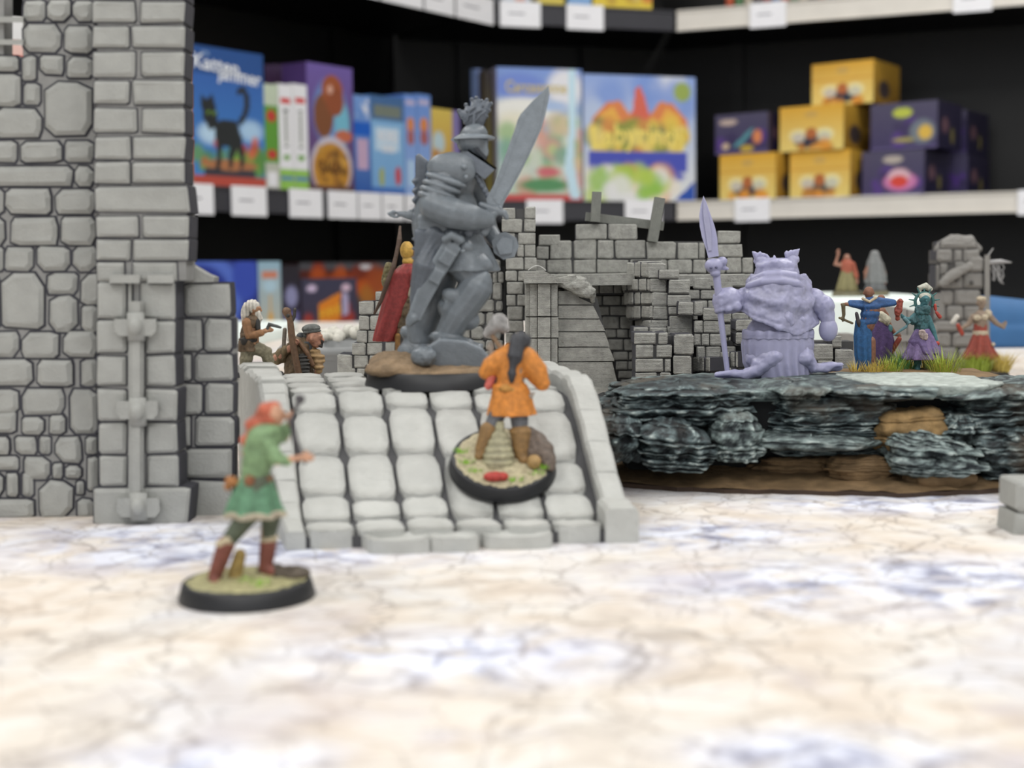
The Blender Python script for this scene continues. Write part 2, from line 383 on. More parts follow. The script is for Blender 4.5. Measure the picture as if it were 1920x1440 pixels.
# ------------------------------------------------------------------ printed boxes
def paint_cover(w, h, ops, res=3.0, seed=0):
    nx = max(8, int(w / res)); ny = max(8, int(h / res)); U, V = np.meshgrid(np.linspace(0, 1, nx), np.linspace(0, 1, ny))
    col = np.zeros((ny, nx, 3)); rs = np.random.RandomState(seed)
    def blend(mk, c): col[:] = col * (1 - mk[..., None]) + np.array(c) * mk[..., None]
    for q in ops:
        k = q[0]
        if k == 'g':
            a, b = np.array(lin(q[1])), np.array(lin(q[2])); col[:] = a + (b - a) * V[..., None]
        elif k == 'r': blend(((U >= q[1]) & (U <= q[3]) & (V >= q[2]) & (V <= q[4])).astype(float), lin(q[5]))
        elif k == 'e':
            d = ((U - q[1]) / q[3]) ** 2 + ((V - q[2]) / q[4]) ** 2; sf = q[6] if len(q) > 6 else .15
            blend(np.clip((1 - d) / sf, 0, 1), lin(q[5]))
        elif k == 'p':
            pts = q[1]; ins = np.zeros(U.shape, bool)
            for i in range(len(pts)):
                x1, y1 = pts[i]; x2, y2 = pts[i - 1]
                if y1 == y2: continue
                ins ^= ((V > min(y1, y2)) & (V <= max(y1, y2)) & (U < (x2 - x1) * (V - y1) / (y2 - y1) + x1))
            blend(ins.astype(float), lin(q[2]))
        elif k == 'n':   # n blotches in an area, colours
            for _ in range(q[1]):
                cx = q[2] + (q[4] - q[2]) * rs.rand(); cy = q[3] + (q[5] - q[3]) * rs.rand(); r = q[6] * (.5 + rs.rand())
                blend(np.clip(1.3 - ((U - cx) / r) ** 2 - ((V - cy) / (r * w / h)) ** 2, 0, 1) * .8, lin(q[7][rs.randint(len(q[7]))]))
    return U, V, col
def text_mesh(txt, size=1.0, shear=0.0, bold=0.0):
    cu = bpy.data.curves.new('t', 'FONT'); cu.body = txt; cu.size = size; cu.shear = shear; cu.offset = bold; cu.align_x = 'CENTER'; cu.resolution_u = 3
    o = bpy.data.objects.new('t', cu); C.objects.link(o); dg = bpy.context.evaluated_depsgraph_get()
    me = bpy.data.meshes.new_from_object(o.evaluated_get(dg)); bpy.data.objects.remove(o)
    vs = [v.co.copy() for v in me.vertices]; fs = [tuple(p.vertices) for p in me.polygons]; bpy.data.meshes.remove(me); return vs, fs
def game_box(F, name, label, px0, px1, z0, ytop, depth, body, ops, out=-8, side=None, group=None, texts=(), cat='board game', pytop_at=None, seed=0, res=3.0, z1=None, rot=0.0, shrink=1.0):
    t0, t1 = F.t(px0, out), F.t(px1, out)
    if z1 is None: z1 = F.zof((px0 + px1) / 2 if pytop_at is None else pytop_at, ytop, out)
    o = F.M @ Vector(((t0 + t1) / 2, out, z0)); t = thing(name, label, cat, o, group)
    w, h = (t1 - t0) * shrink, z1 - z0; t.rotation_euler = (0, 0, math.radians(rot)); R = F.M.to_3x3().to_4x4()
    bm = mat('card_' + name + str(body), body, .4, .04, 20)
    g = G(); g.box((-w / 2, -depth, 0), (w / 2, -.6, h), R); obj('box_body', g, bm, t)
    U, V, col = paint_cover(w, h, ops, res, seed); ny, nx = U.shape
    vs = [R @ Vector(((u - .5) * w, 0, v * h)) for u, v in zip(U.ravel(), V.ravel())]
    fs = [(j * nx + i, j * nx + i + 1, (j + 1) * nx + i + 1, (j + 1) * nx + i) for j in range(ny - 1) for i in range(nx - 1)]
    def cmesh(nm, vs, fs, cl):
        g = G(); g.v = vs; g.f = fs; me = mesh(nm, g, print_mat())
        ca = me.color_attributes.new('Col', 'FLOAT_COLOR', 'POINT'); ca.data.foreach_set('color', np.concatenate([cl, np.ones((len(vs), 1))], 1).astype(np.float32).ravel())
        return link(nm, me, t)
    cmesh('printed_cover', vs, fs, col.reshape(-1, 3))
    if side:
        U, V, col = paint_cover(depth, h, side, res, seed + 5); ny, nx = U.shape; sx = 1 if (o.x - 0) > 0 and F is F_right else -1
        if F is not F_right: sx = -1 if False else 1
        vs = [R @ Vector(((w / 2 + .4) * sx, -depth * u, v * h)) for u, v in zip(U.ravel(), V.ravel())]
        fs = [(j * nx + i, j * nx + i + 1, (j + 1) * nx + i + 1, (j + 1) * nx + i) for j in range(ny - 1) for i in range(nx - 1)]
        cmesh('printed_side', vs, fs, col.reshape(-1, 3))
    for (txt, u, v, size, c, *ex) in texts:      # u, v centre; size = letter height as a share of the box height
        tv, tf = text_mesh(txt, 1.0, 0, .02)
        xs = [p.x for p in tv]; ys = [p.y for p in tv]; wid = max(xs) - min(xs); sc = size * h / .7; sx = sc
        if ex and ex[0]: sx = ex[0] * w / wid
        rot = ex[1] if len(ex) > 1 else 0
        pts = []
        for p in tv:
            x = (p.x - (min(xs) + max(xs)) / 2) * sx; y = (p.y - .35) * sc; a = math.radians(rot)
            arch = ex[2] * (1 - (2 * x / (wid * sx)) ** 2) * h if len(ex) > 2 else 0
            x, y = x * math.cos(a) - y * math.sin(a), x * math.sin(a) + y * math.cos(a) + arch
            pts.append(R @ Vector(((u - .5) * w + x, .8, v * h + y)))
        cmesh('printed_title', pts, tf, np.tile(np.array(lin(c)), (len(pts), 1)))
    return t
Z1, Z2, Z0 = 196, 598, -204
A = 'board games on the middle shelf'
RED, BLU, SKY, WHT, YEL, ORG, GRN, PUR, BRN, BLK = (196, 62, 56), (44, 96, 178), (120, 178, 226), (240, 240, 244), (240, 200, 70), (226, 128, 50), (110, 168, 60), (90, 70, 140), (120, 80, 50), (30, 30, 34)
game_box(F_left, 'board_game', 'red and white game box seen through the barred tower window', -40, 75, Z1, 28, 60, (200, 70, 60), [('g', (210, 70, 60), (214, 80, 66)), ('r', 0, .83, 1, 1, (236, 236, 236)), ('e', .7, .8, .3, .06, (240, 200, 190), .6), ('r', 0, .93, 1, 1, (240, 240, 240))])
game_box(F_left, 'board_game', 'peach game box hidden behind the tower at the left end of the middle shelf', 250, 325, Z1, 84, 230, (214, 132, 110), [('g', (226, 190, 170), (220, 120, 96)), ('e', .6, .3, .3, .06, PUR)], out=-12)
game_box(F_left, 'board_game', 'blue game box with a black cat under white lettering', 368, 503, Z1, 92, 70, (216, 146, 124),
    [('g', (70, 140, 210), (52, 90, 170)), ('r', 0, .8, 1, 1, (42, 84, 150)), ('e', .25, .38, .22, .1, (190, 220, 244), .8), ('e', .8, .42, .22, .1, (176, 210, 240), .8),
     ('n', 26, .05, .12, .95, .3, .09, [(110, 160, 70), (150, 180, 80), (190, 90, 60), (90, 140, 70)]), ('n', 6, .1, .25, .95, .4, .05, [(190, 60, 50), (220, 110, 80)]),
     ('r', 0, .0, 1, .07, (190, 80, 66)), ('r', .15, .07, .85, .13, (60, 60, 70)), ('e', .5, .16, .4, .04, (180, 120, 80)),
     ('p', [(.3, .42), (.38, .48), (.6, .48), (.68, .36), (.7, .16), (.64, .12), (.62, .3), (.55, .22), (.52, .13), (.47, .14), (.5, .3), (.4, .3), (.36, .12), (.31, .12), (.32, .3)], (38, 42, 44)),
     ('p', [(.12, .66), (.2, .62), (.28, .67), (.33, .56), (.36, .44), (.24, .4), (.15, .48)], (38, 42, 44)), ('e', .22, .53, .018, .016, (120, 160, 60)), ('e', .3, .53, .018, .016, (120, 160, 60)),
     ('p', [(.6, .46), (.68, .46), (.78, .56), (.8, .68), (.72, .75), (.62, .72), (.62, .68), (.7, .69), (.72, .64), (.7, .56)], (42, 46, 50)),
     ('r', .1, .755, .9, .765, (120, 160, 210))],
    texts=[('Katten', .34, .88, .1, (240, 244, 250), .62, -3), ('jammer', .66, .82, .1, (240, 244, 250), .6, -3), ('SPIEL', .2, .95, .025, (160, 190, 230))])
for k, (a, b) in enumerate([(507, 518), (519, 530), (531, 542), (543, 554), (555, 568)]):
    game_box(F_left, 'board_game', ['first', 'second', 'third', 'fourth', 'fifth'][k] + ' from the left of the dark purple boxes behind the white ones', a, b, Z1, 121 - k * .5, 200, (50, 34, 60), [('g', (96, 60, 40), (70, 50, 86)), ('e', .5, .6, .4, .12, (150, 96, 50)), ('e', .5, .82, .3, .05, (120, 90, 140))], out=-112, group='purple boxes in a row behind the white ones')
game_box(F_left, 'board_game', 'green game box front with red dots beside white box', 503, 529, Z1, 158, 90, (90, 150, 60), [('g', (190, 190, 180), (200, 214, 190)), ('r', 0, .25, 1, .8, (96, 156, 58)), ('e', .5, .7, .35, .06, RED), ('e', .5, .33, .35, .05, RED), ('r', .2, .03, .8, .16, WHT)])
for k, (a, b) in enumerate([(530, 556), (557, 583)]):
    game_box(F_left, 'board_game', 'narrow white game box with red title, ' + ['beside the green box', 'beside the purple beast box'][k], a, b, Z1, 158, 100, (236, 238, 234), [('g', WHT, WHT), ('r', 0, 0, 1, .2, (150, 200, 90)), ('r', .1, .1, .9, .13, (90, 130, 190)), ('r', .15, .82, .85, .87, (214, 60, 60)), ('r', .35, .4, .65, .76, (70, 80, 76)), ('r', .38, .42, .62, .74, (222, 224, 222)), ('e', .5, .31, .25, .03, GRN), ('r', .42, .45, .58, .72, (90, 96, 92))], group='pair of white boxes with red titles')
game_box(F_left, 'board_game', 'purple game box with a big brown beast above a golden arch', 583, 668, Z1, 122, 60, (84, 62, 120),
    [('g', (90, 60, 90), (116, 96, 170)), ('e', .5, .62, .42, .3, (110, 150, 206), .5), ('e', .75, .55, .2, .2, (120, 190, 214), .6), ('e', .35, .6, .22, .18, (130, 80, 50)), ('e', .55, .8, .24, .13, (164, 88, 52)), ('e', .6, .72, .2, .12, (150, 80, 50)), ('e', .5, .81, .06, .04, (220, 170, 150)), ('e', .78, .45, .2, .05, (200, 110, 80)),
     ('e', .5, .2, .47, .25, (206, 200, 214)), ('e', .5, .18, .42, .22, (196, 140, 50)), ('r', 0, 0, 1, .05, (90, 60, 60)), ('n', 30, .2, .06, .8, .34, .06, [(150, 100, 40), (222, 170, 80), (110, 74, 36)])],
    texts=[('SAGA', .5, .2, .1, (96, 62, 30), .5)])
game_box(F_left, 'board_game', 'slim blue game box with white and pink bands, beside the purple one', 669, 700, Z1, 179, 90, (40, 90, 180), [('g', (40, 90, 170), (120, 160, 222)), ('r', 0, .6, 1, .74, (20, 96, 200)), ('r', .15, .25, .85, .56, (200, 170, 200)), ('n', 8, .1, .78, .9, .95, .12, [WHT, (180, 200, 236)])])
game_box(F_left, 'board_game', 'pale blue game box with a dark banner across its top', 701, 762, Z1, 181, 60, (100, 150, 210), [('g', (120, 170, 220), (140, 190, 232)), ('r', 0, .76, 1, 1, (70, 110, 160)), ('r', .1, .79, .9, .9, (120, 130, 120)), ('r', .12, .45, .85, .68, (200, 224, 244)), ('e', .3, .18, .08, .1, (170, 176, 80)), ('e', .8, .2, .1, .1, (200, 70, 80)), ('r', 0, 0, 1, .08, (60, 110, 190))],
    texts=[('NORD', .5, .6, .1, WHT, .6), ('SEE', .5, .47, .07, WHT, .4)])
for k, (a, b) in enumerate([(763, 786), (787, 812)]):
    game_box(F_left, 'board_game', 'slim blue game box with an orange figure, ' + ['beside the dark bannered box', 'beside the yellow box'][k], a, b, Z1, 177, 100, (100, 140, 210), [('g', (150, 180, 230), (110, 150, 222)), ('e', .5, .7, .32, .08, (222, 140, 80)), ('e', .5, .58, .3, .08, (170, 100, 100)), ('r', .1, .9, .9, .94, (200, 190, 220)), ('r', .2, .1, .8, .35, (180, 210, 240))], group='pair of slim blue boxes')
game_box(F_left, 'board_game', 'yellow and brown game box showing behind the statue', 813, 866, Z1, 205, 80, (200, 170, 90), [('g', (190, 130, 70), (222, 196, 96)), ('e', .25, .62, .25, .15, (190, 214, 222), .6), ('n', 20, .1, .1, .9, .5, .12, [(214, 150, 80), (170, 110, 60), (230, 180, 110)]), ('r', .72, 0, 1, 1, (130, 120, 176))])
game_box(F_left, 'board_game', 'grey-blue narrow game box behind the statue helmet', 898, 914, Z1, 130, 14, (110, 130, 170), [('g', (70, 70, 80), (140, 160, 210))], out=-40)
game_box(F_left, 'board_game', 'brown narrow game box beside the blue castle box', 914, 928, Z1, 132, 14, (70, 62, 52), [('g', (120, 110, 50), (64, 60, 62))], out=-20)
game_box(F_mid, 'board_game', 'large pale game box with blue sky above green fields and towers', 936, 1093, Z1, 128, 90, (196, 190, 214),
    [('g', (200, 216, 190), (130, 160, 226)), ('e', .25, .86, .4, .12, (120, 146, 222), .6), ('e', .8, .85, .25, .18, (240, 240, 246), .6), ('e', .3, .68, .5, .12, (246, 246, 240), .6), ('e', .65, .72, .25, .05, (176, 200, 236), .8), ('e', .2, .55, .3, .15, (242, 238, 216), .7), ('n', 60, .1, .1, .98, .6, .1, [(150, 190, 130), (196, 214, 150), (220, 200, 160), (226, 160, 150), (130, 176, 150), (220, 226, 210)]),
     ('e', .6, .22, .18, .05, (214, 110, 120), .8), ('e', .55, .12, .35, .06, (90, 150, 100), .6), ('r', 0, 0, 1, .055, (206, 84, 84)), ('p', [(.84, 1), (.92, 1), (.92, .5), (.9, .3), (.98, .02), (.86, .02), (.78, .25), (.84, .5)], (206, 236, 250))],
    texts=[('Carcassonne', .46, .86, .085, (214, 196, 130), .72)])
game_box(F_mid, 'board_game', 'wide pale game box with a red winged dragon above golden lettering', 1096, 1304, Z1, 142, 90, (60, 90, 180),
    [('g', (236, 238, 236), (150, 176, 232)), ('n', 14, .1, .75, .9, .98, .12, [(230, 234, 246), (130, 160, 226)]), ('e', .1, .6, .14, .25, (190, 206, 236), .6),
     ('p', [(.05, .5), (.08, .66), (.2, .78), (.32, .8), (.4, .7), (.48, .74), (.48, .5)], (232, 140, 84)), ('p', [(.09, .5), (.14, .68), (.26, .75), (.34, .62), (.4, .5)], (244, 186, 84)), ('p', [(.95, .5), (.92, .66), (.8, .78), (.68, .8), (.6, .7), (.52, .74), (.48, .5)], (232, 140, 84)), ('p', [(.91, .5), (.86, .68), (.74, .75), (.66, .62), (.6, .5)], (244, 186, 84)), ('p', [(.42, .62), (.46, .9), (.5, .92), (.54, .84), (.6, .62)], (226, 110, 90)), ('e', .5, .51, .46, .15, (178, 140, 84), .4),
     ('n', 60, .06, .42, .92, .62, .06, [(240, 210, 90), (150, 160, 70), (222, 150, 80), (120, 140, 90), (246, 222, 130)]), ('r', .04, .24, .92, .4, (76, 86, 190)), ('e', .7, .2, .22, .06, (84, 90, 190), .4),
     ('n', 50, .05, .04, .8, .24, .08, [(150, 200, 80), (240, 170, 80), (244, 236, 220), (190, 214, 90), (240, 240, 240)]), ('e', .88, .88, .09, .09, (160, 180, 90), .5), ('p', [(1, 0), (.8, 0), (1, .17)], (40, 84, 180))],
    texts=[('Labyrinth', .48, .5, .17, (250, 228, 120), .82, 0, .04)], res=3.0)
def yellow(a, b, y0, y1, out, z0, label, sd=0, ch=0):
    face = (40, 50, 70) if ch == 0 else (96, 90, 80)
    return game_box(F_right, 'board_game', label, a, b, z0, y0, 150, (196, 152, 46),
        [('g', (244, 220, 130), (232, 176, 56)), ('r', 0, .6, 1, .615, (222, 160, 50)), ('e', .3, .35, .18, .17, (250, 236, 170), .6), ('e', .7, .35, .18, .17, (250, 240, 180), .6), ('e', .5, .2, .28, .16, face, .3), ('e', .5, .38, .1, .14, (190, 110, 60), .3), ('e', .3, .3, .12, .12, (214, 206, 190), .4), ('e', .7, .3, .12, .12, (216, 214, 190), .4), ('n', 8, .2, .03, .8, .12, .08, [(200, 130, 50), (236, 160, 60)]), ('e', .5, .8, .12, .08, (216, 176, 96), .4)],
        rot=-14, shrink=.94, side=[('g', (150, 112, 40), (200, 156, 60)), ('e', .4, .35, .25, .25, (70, 60, 60), .5)], out=out, seed=sd, group='yellow card game boxes in the pile', z1=z0 + (y1 - y0) * 1.0, cat='card game')
def purple(a, b, y0, y1, out, z0, label, c, sd=0, t=None):
    return game_box(F_right, 'board_game', label, a, b, z0, y0, 150, (34, 30, 60),
        [('g', (66, 58, 100), (82, 78, 104)), ('r', 0, .03, 1, .06, (110, 100, 150)), ('n', 10, .1, .1, .9, .5, .1, [(90, 60, 140), (60, 50, 90)])] + c,
        rot=-14, shrink=.94, side=[('g', (30, 26, 56), (40, 36, 60)), ('e', .3, .5, .15, .2, (110, 80, 90), .5), ('e', .6, .3, .08, .2, (120, 110, 60), .5)], out=out, seed=sd, z1=z0 + (y1 - y0), group='purple card game boxes in the pile', texts=t or (), cat='card game')
k_ = F_right.zof(1400, 372) ; H1 = 96
yellow(1341, 1462, 285, 285 + H1, -10, Z1, 'yellow card game box at the left foot of the pile', 1)
yellow(1472, 1600, 275, 275 + H1, -10, Z1, 'yellow card game box in the middle of the bottom row of the pile', 2, 1)
purple(1607, 1738, 270, 270 + 90, -10, Z1, 'purple card game box with a red flower at the right foot of the pile', [('e', .62, .3, .3, .24, (210, 130, 180), .4), ('e', .6, .42, .2, .2, (232, 190, 200), .5), ('e', .6, .3, .16, .15, (226, 74, 60), .4), ('e', .5, .8, .18, .1, (190, 180, 170), .4)], 3)
purple(1333, 1447, 190, 190 + 84, -14, Z1 + H1 + 1, 'purple card game box with teal and orange picture at the upper left of the pile', [('e', .25, .8, .2, .09, (200, 180, 170), .5), ('p', [(.3, .15), (.5, .2), (.75, .6), (.68, .62), (.5, .4)], (90, 150, 160)), ('e', .8, .4, .1, .2, (226, 140, 90), .5), ('e', .2, .2, .08, .1, (214, 190, 160), .5), ('e', .6, .12, .15, .1, (200, 170, 60), .5)], 4)
yellow(1452, 1588, 185, 185 + 92, -8, Z1 + H1 + 1, 'yellow card game box in the middle row of the pile', 5)
purple(1622, 1762, 180, 180 + 94, -12, Z1 + 92, 'purple card game box with lime title and yellow picture, upper right of the pile', [('e', .78, .36, .22, .3, (120, 130, 140), .5), ('e', .82, .34, .12, .18, (230, 190, 80), .5), ('e', .48, .78, .16, .12, (196, 206, 80), .3), ('e', .5, .2, .2, .06, (170, 160, 90), .6)], 6)
purple(1745, 1812, 190, 280, -185, Z1 + 92, 'dark purple card game box set back at the right, upper of two', [], 8)
purple(1748, 1815, 272, 362, -185, Z1, 'dark purple card game box set back at the right, lower of two', [], 9)
yellow(1512, 1642, 115, 115 + 88, -60, Z1 + 2 * H1 + 1, 'yellow card game box alone on top of the pile', 7)
# upper shelf
for (F, a, b, c, lab, ops) in [(F_left, 640, 700, (190, 110, 60), 'orange game box on the upper shelf, leftmost there', [('g', (200, 120, 70), ORG)]), (F_left, 705, 760, (70, 110, 180), 'blue game box on the upper shelf left of the green one', [('g', (70, 110, 190), SKY)]),
        (F_left, 765, 830, (90, 140, 80), 'green game box on the upper shelf', [('g', GRN, SKY)]), (F_left, 836, 905, (60, 100, 170), 'deep blue game box on the upper shelf by the corner', [('g', (60, 90, 150), BLU)]),
        (F_mid, 950, 1000, (190, 196, 206), 'white and blue game box on the upper shelf corner bay', [('g', (206, 214, 226), (160, 190, 226)), ('r', .4, .0, .8, .3, (220, 170, 160))]), (F_mid, 1014, 1062, (220, 200, 90), 'yellow and green game box on the upper shelf', [('g', (222, 200, 90), GRN), ('n', 8, 0, 0, 1, .5, .2, [SKY, GRN, WHT])]),
        (F_mid, 1070, 1112, (120, 170, 220), 'small light blue game box on the upper shelf', [('g', (140, 180, 226), SKY)]), (F_mid, 1116, 1224, (226, 200, 70), 'wide yellow game box on the upper shelf', [('g', (230, 204, 70), (236, 190, 60)), ('n', 14, .2, 0, .95, .4, .1, [(190, 150, 60), (244, 230, 140), (210, 90, 60)])])]:
    game_box(F, 'board_game', lab, a, b, Z2, 0, 120, c, ops, z1=Z2 + 200, out=-14)
m_glass = mat('bottle_plastic', (190, 190, 196), .3, .05, 30)
rnd = random.Random(4)
for k in range(12):
    px = 1368 + k * 17; t = F_right.t(px, -30); p = F_right.M @ Vector((t, -30, Z2)); col = [(190, 90, 60), (90, 130, 90), (200, 190, 170), (80, 70, 70), (150, 60, 60), (110, 130, 170)][k % 6]
    b = thing('paint_bottle', ['rust', 'green', 'cream', 'dark grey', 'red', 'blue'][k % 6] + ' paint bottle in the ' + ('left' if k < 6 else 'right') + ' half of the row on the upper shelf', 'paint bottle', p, 'paint bottles on the upper shelf')
    g = G(); g.lathe((0, 0, 0), [(8, 0), (9, 1), (9, 30), (5, 38), (4, 42)], 20); obj('bottle', g, mat('paint_%d' % (k % 6), col, .3, 0), b, True)
    g = G(); g.lathe((0, 0, 40), [(5, 0), (5, 4), (3, 14), (1.2, 22)], 16); obj('cap', g, m_glass, b, True)
# lower shelf
game_box(F_left, 'board_game', 'deep blue game box with pale swirls on the lower shelf', 330, 482, Z0, 490, 80, (30, 44, 130), [('g', (30, 40, 120), (36, 50, 140)), ('e', .35, .8, .5, .26, (90, 120, 216), .3), ('e', .28, .76, .42, .24, (34, 52, 150), .3), ('e', .2, .72, .3, .18, (120, 140, 220), .5), ('e', .85, .9, .2, .16, (60, 84, 190), .5)])
game_box(F_left, 'board_game', 'pale blue game box with a golden temple on the lower shelf', 484, 526, Z0, 490, 90, (140, 180, 210), [('g', (240, 200, 110), (160, 196, 216)), ('r', .15, .9, .85, .94, (220, 140, 110)), ('e', .5, .85, .4, .05, (190, 220, 236), .8), ('p', [(.2, .5), (.8, .5), (.7, .6), (.58, .66), (.5, .8), (.42, .66), (.3, .6)], (232, 176, 70)), ('e', .5, .54, .5, .06, (250, 236, 190), .8)])
game_box(F_left, 'board_game', 'dark game box with violet side on the lower shelf', 528, 562, Z0, 497, 34, (60, 56, 80), [('g', (60, 50, 90), (40, 36, 44)), ('e', .5, .8, .4, .08, (150, 150, 190), .6), ('r', .1, .55, .9, .7, (110, 106, 160))])
game_box(F_left, 'board_game', 'dark game box with slanted fiery orange lettering on the lower shelf', 564, 668, Z0, 522, 30, (46, 30, 30), [('g', (70, 36, 40), (66, 66, 90)), ('e', .18, .93, .1, .03, (220, 200, 230), .5), ('e', .8, .93, .1, .03, (230, 200, 220), .5), ('n', 20, .1, .55, .9, .8, .08, [(180, 60, 40), (120, 40, 40)]), ('p', [(.28, .65), (.3, .82), (.7, .9), (.68, .7)], (236, 140, 40)), ('p', [(.72, .72), (.72, .9), (.84, .88), (.84, .74)], (190, 180, 214)), ('e', .5, .6, .5, .04, (200, 70, 40), .6)],
    texts=[('FIRE', .5, .76, .06, (250, 190, 60), .4, 12)])
game_box(F_left, 'board_game', 'dark red and orange game box behind the fiery one', 562, 735, Z0, 492, 100, (50, 20, 18), [('g', (40, 20, 20), (80, 80, 86)), ('r', 0, .86, 1, .95, (90, 34, 26)), ('n', 26, .1, .8, 1, .95, .07, [(200, 90, 30), (150, 50, 30), (110, 40, 30)]), ('e', .7, .97, .08, .02, (220, 220, 226), .5), ('n', 10, .7, .7, 1, .95, .08, [(180, 120, 50), (170, 80, 40)])], out=-46)
# ------------------------------------------------------------------ masonry
m_stone = mat('grey_print_stone', (152, 153, 149), .62, .07, 250, bump=.35, bs=1500)
m_joint = mat('grey_print_joint', (132, 132, 130), .8, .1, 300)
m_edge = mat('washed_edge', (58, 58, 64), .8, .1, 300)
m_ruin = mat('grey_print_ruin', (158, 158, 152), .6, .2, 420, bump=.8, bs=1300, lines=.6)
m_rjoint = mat('ruin_joint', (74, 74, 74), .8, .1, 300)
def stone_geo(P, n, thick, bev, cut, jit, rd, groove=0.0, recess=1.0):
    """P: corners bottom-left, bottom-right, top-right, top-left on the wall plane; n: outward"""
    def B(u, v): return (P[0] * (1 - u) + P[1] * u) * (1 - v) + (P[3] * (1 - u) + P[2] * u) * v
    w = (P[1] - P[0]).length; h = (P[3] - P[0]).length; m = min(w, h)
    cs = [(cut * m * rd.uniform(.3, 1.3), cut * m * rd.uniform(.3, 1.3)) for _ in range(4)]
    uv = []
    for i, (a, b) in enumerate(cs):
        a /= w; b /= h
        uv += [[(0, b), (a, 0)], [(1 - a, 0), (1, b)], [(1, 1 - b), (1 - a, 1)], [(a, 1), (0, 1 - b)]][i]
    mid = []
    for i, (u, v) in enumerate(uv): mid.append((u + rd.uniform(-.02, .02), v + rd.uniform(-.03, .03)))
    iw, ih = bev * 1.3 / w, bev * 1.3 / h
    inn = [(.5 + (u - .5) * (1 - 2 * iw), .5 + (v - .5) * (1 - 2 * ih)) for u, v in mid]
    g = G(); j = rd.uniform(-jit, jit)
    gw, gh = groove * 2 / w, groove * 2 / h; ex = [(.5 + (u - .5) * (1 + gw), .5 + (v - .5) * (1 + gh)) for u, v in mid]
    g.loft([[B(u, v) - n * thick for u, v in ex]] + ([[B(u, v) - n * (recess - .12) for u, v in ex]] if groove else []) + [[B(u, v) - n * recess * .9 for u, v in mid], [B(u, v) + n * (j - bev) for u, v in mid], [B(u, v) + n * (j + rd.uniform(-.25, .25) * bev) for u, v in inn]])
    return g
def plane(Yf):
    return Yf if callable(Yf) else (lambda px: Yf)
def masonry(T, Yf, courses, m, mj, thick=6.0, recess=1.0, bev=.5, cut=.12, jit=.25, bw=28, gap=2.0, seed=1, name='stone', core=True, o=None, groove=0.0):
    """courses: (y_top, y_bottom, x_left, x_right) split into stones, or (y_top, y_bottom, [(x_left, x_right[, y_top, y_bottom]) ...])"""
    rd = random.Random(seed); Y = plane(Yf); o = o or T.location / MM
    o = Vector(o); cg = G()
    def quad(x0, y0, x1, y1): return [at(x0, y1, Y(x0)) - o, at(x1, y1, Y(x1)) - o, at(x1, y0, Y(x1)) - o, at(x0, y0, Y(x0)) - o]
    for c in courses:
        y0, y1 = c[0], c[1]
        if isinstance(c[2], list): segs = [(s[0], s[1], s[2] if len(s) > 2 else y0, s[3] if len(s) > 3 else y1) for s in c[2]]
        else:
            xs = [c[2]]; b = c[4] if len(c) > 4 else bw
            while xs[-1] < c[3] - b * .45:
                nx = xs[-1] + b * rd.uniform(.65, 1.4)
                if c[3] - nx < b * .45: nx = c[3]
                xs.append(nx)
            if len(xs) == 1: xs.append(c[3])
            segs = [(xs[i] + (gap / 2 if i else 0), min(xs[i + 1], c[3]) - gap / 2, y0, y1 - gap * .7) for i in range(len(xs) - 1)]
        for (a, b_, t, u) in segs:
            P = quad(a, t, b_, u); n = (P[1] - P[0]).cross(P[3] - P[0]).normalized()
            if n.y > 0: n = -n
            g = stone_geo(P, n, thick * .8, bev, cut, jit, rd, groove, recess); ob = obj(name, g, m, T); ob.data.materials.append(m_edge)
            for p in ob.data.polygons[:24 if groove else 16]: p.material_index = 1
        if core:
            a, b_ = min(s[0] for s in segs), max(s[1] for s in segs)
            P = quad(a + 1.5, y0 + 1.5, b_ - 1.5, y1 + 2.5); n = (P[1] - P[0]).cross(P[3] - P[0]).normalized()
            if n.y > 0: n = -n
            cg.prism([p - n * recess for p in P], [p - n * thick for p in P])
    if core and cg.v: obj('masonry_core', cg, mj, T, recalc=True)

# ---- ruined tower at the left
tow = thing('ruined_tower', 'tall grey printed castle tower ruin of rubble and brick at the left', 'terrain piece', (at(260, 985, 332).x, 332, 0))
YT = 337
rub = [(0, 38, [(42, 82), (88, 130), (135, 172)]), (45, 97, [(42, 112), (120, 172, 48, 98)]),
    (103, 150, [(-30, 33, 105, 133), (40, 65, 105, 150), (74, 117, 103, 138), (125, 172, 107, 145)]), (140, 198, [(-40, 35), (42, 72, 156, 195)]), (153, 252, [(83, 171)]),
    (203, 258, [(-10, 76)]), (265, 303, [(-30, 28), (38, 113), (120, 173)]), (312, 348, [(-20, 132), (140, 174)]), (355, 400, [(-50, 4), (10, 95), (103, 176)]),
    (408, 460, [(-40, 6), (20, 106), (115, 177)]), (463, 508, [(-20, 3), (7, 60), (68, 128), (135, 178)]), (515, 615, [(2, 80)]), (512, 551, [(87, 142)]), (515, 570, [(151, 192)]), (556, 622, [(92, 142)]), (573, 622, [(152, 182)]),
    (515, 618, [(-60, -4)]), (623, 670, [(-30, 32), (41, 107), (118, 180)]), (675, 724, [(-30, 58), (70, 135), (150, 180)]), (730, 778, [(-20, 32), (40, 118)]), (730, 812, [(130, 180)]),
    (778, 815, [(-30, 28, 772, 812), (41, 80, 783, 815), (92, 120, 780, 815)]), (820, 852, [(-20, 15), (27, 65), (72, 92), (102, 150, 820, 868), (160, 180)]), (857, 900, [(-20, 32, 857, 882), (43, 90), (98, 115, 870, 897), (122, 150, 874, 897), (163, 182, 858, 920)]),
    (888, 932, [(-40, 3), (12, 32), (40, 60), (73, 135, 903, 973), (142, 155, 903, 928)]), (937, 974, [(-40, 60), (143, 172)])]
masonry(tow, YT, rub, m_stone, m_joint, 6, bev=.75, cut=.26, jit=.35, seed=3, core=False, groove=.5, recess=1.1)
g = G(); o = tow.location / MM
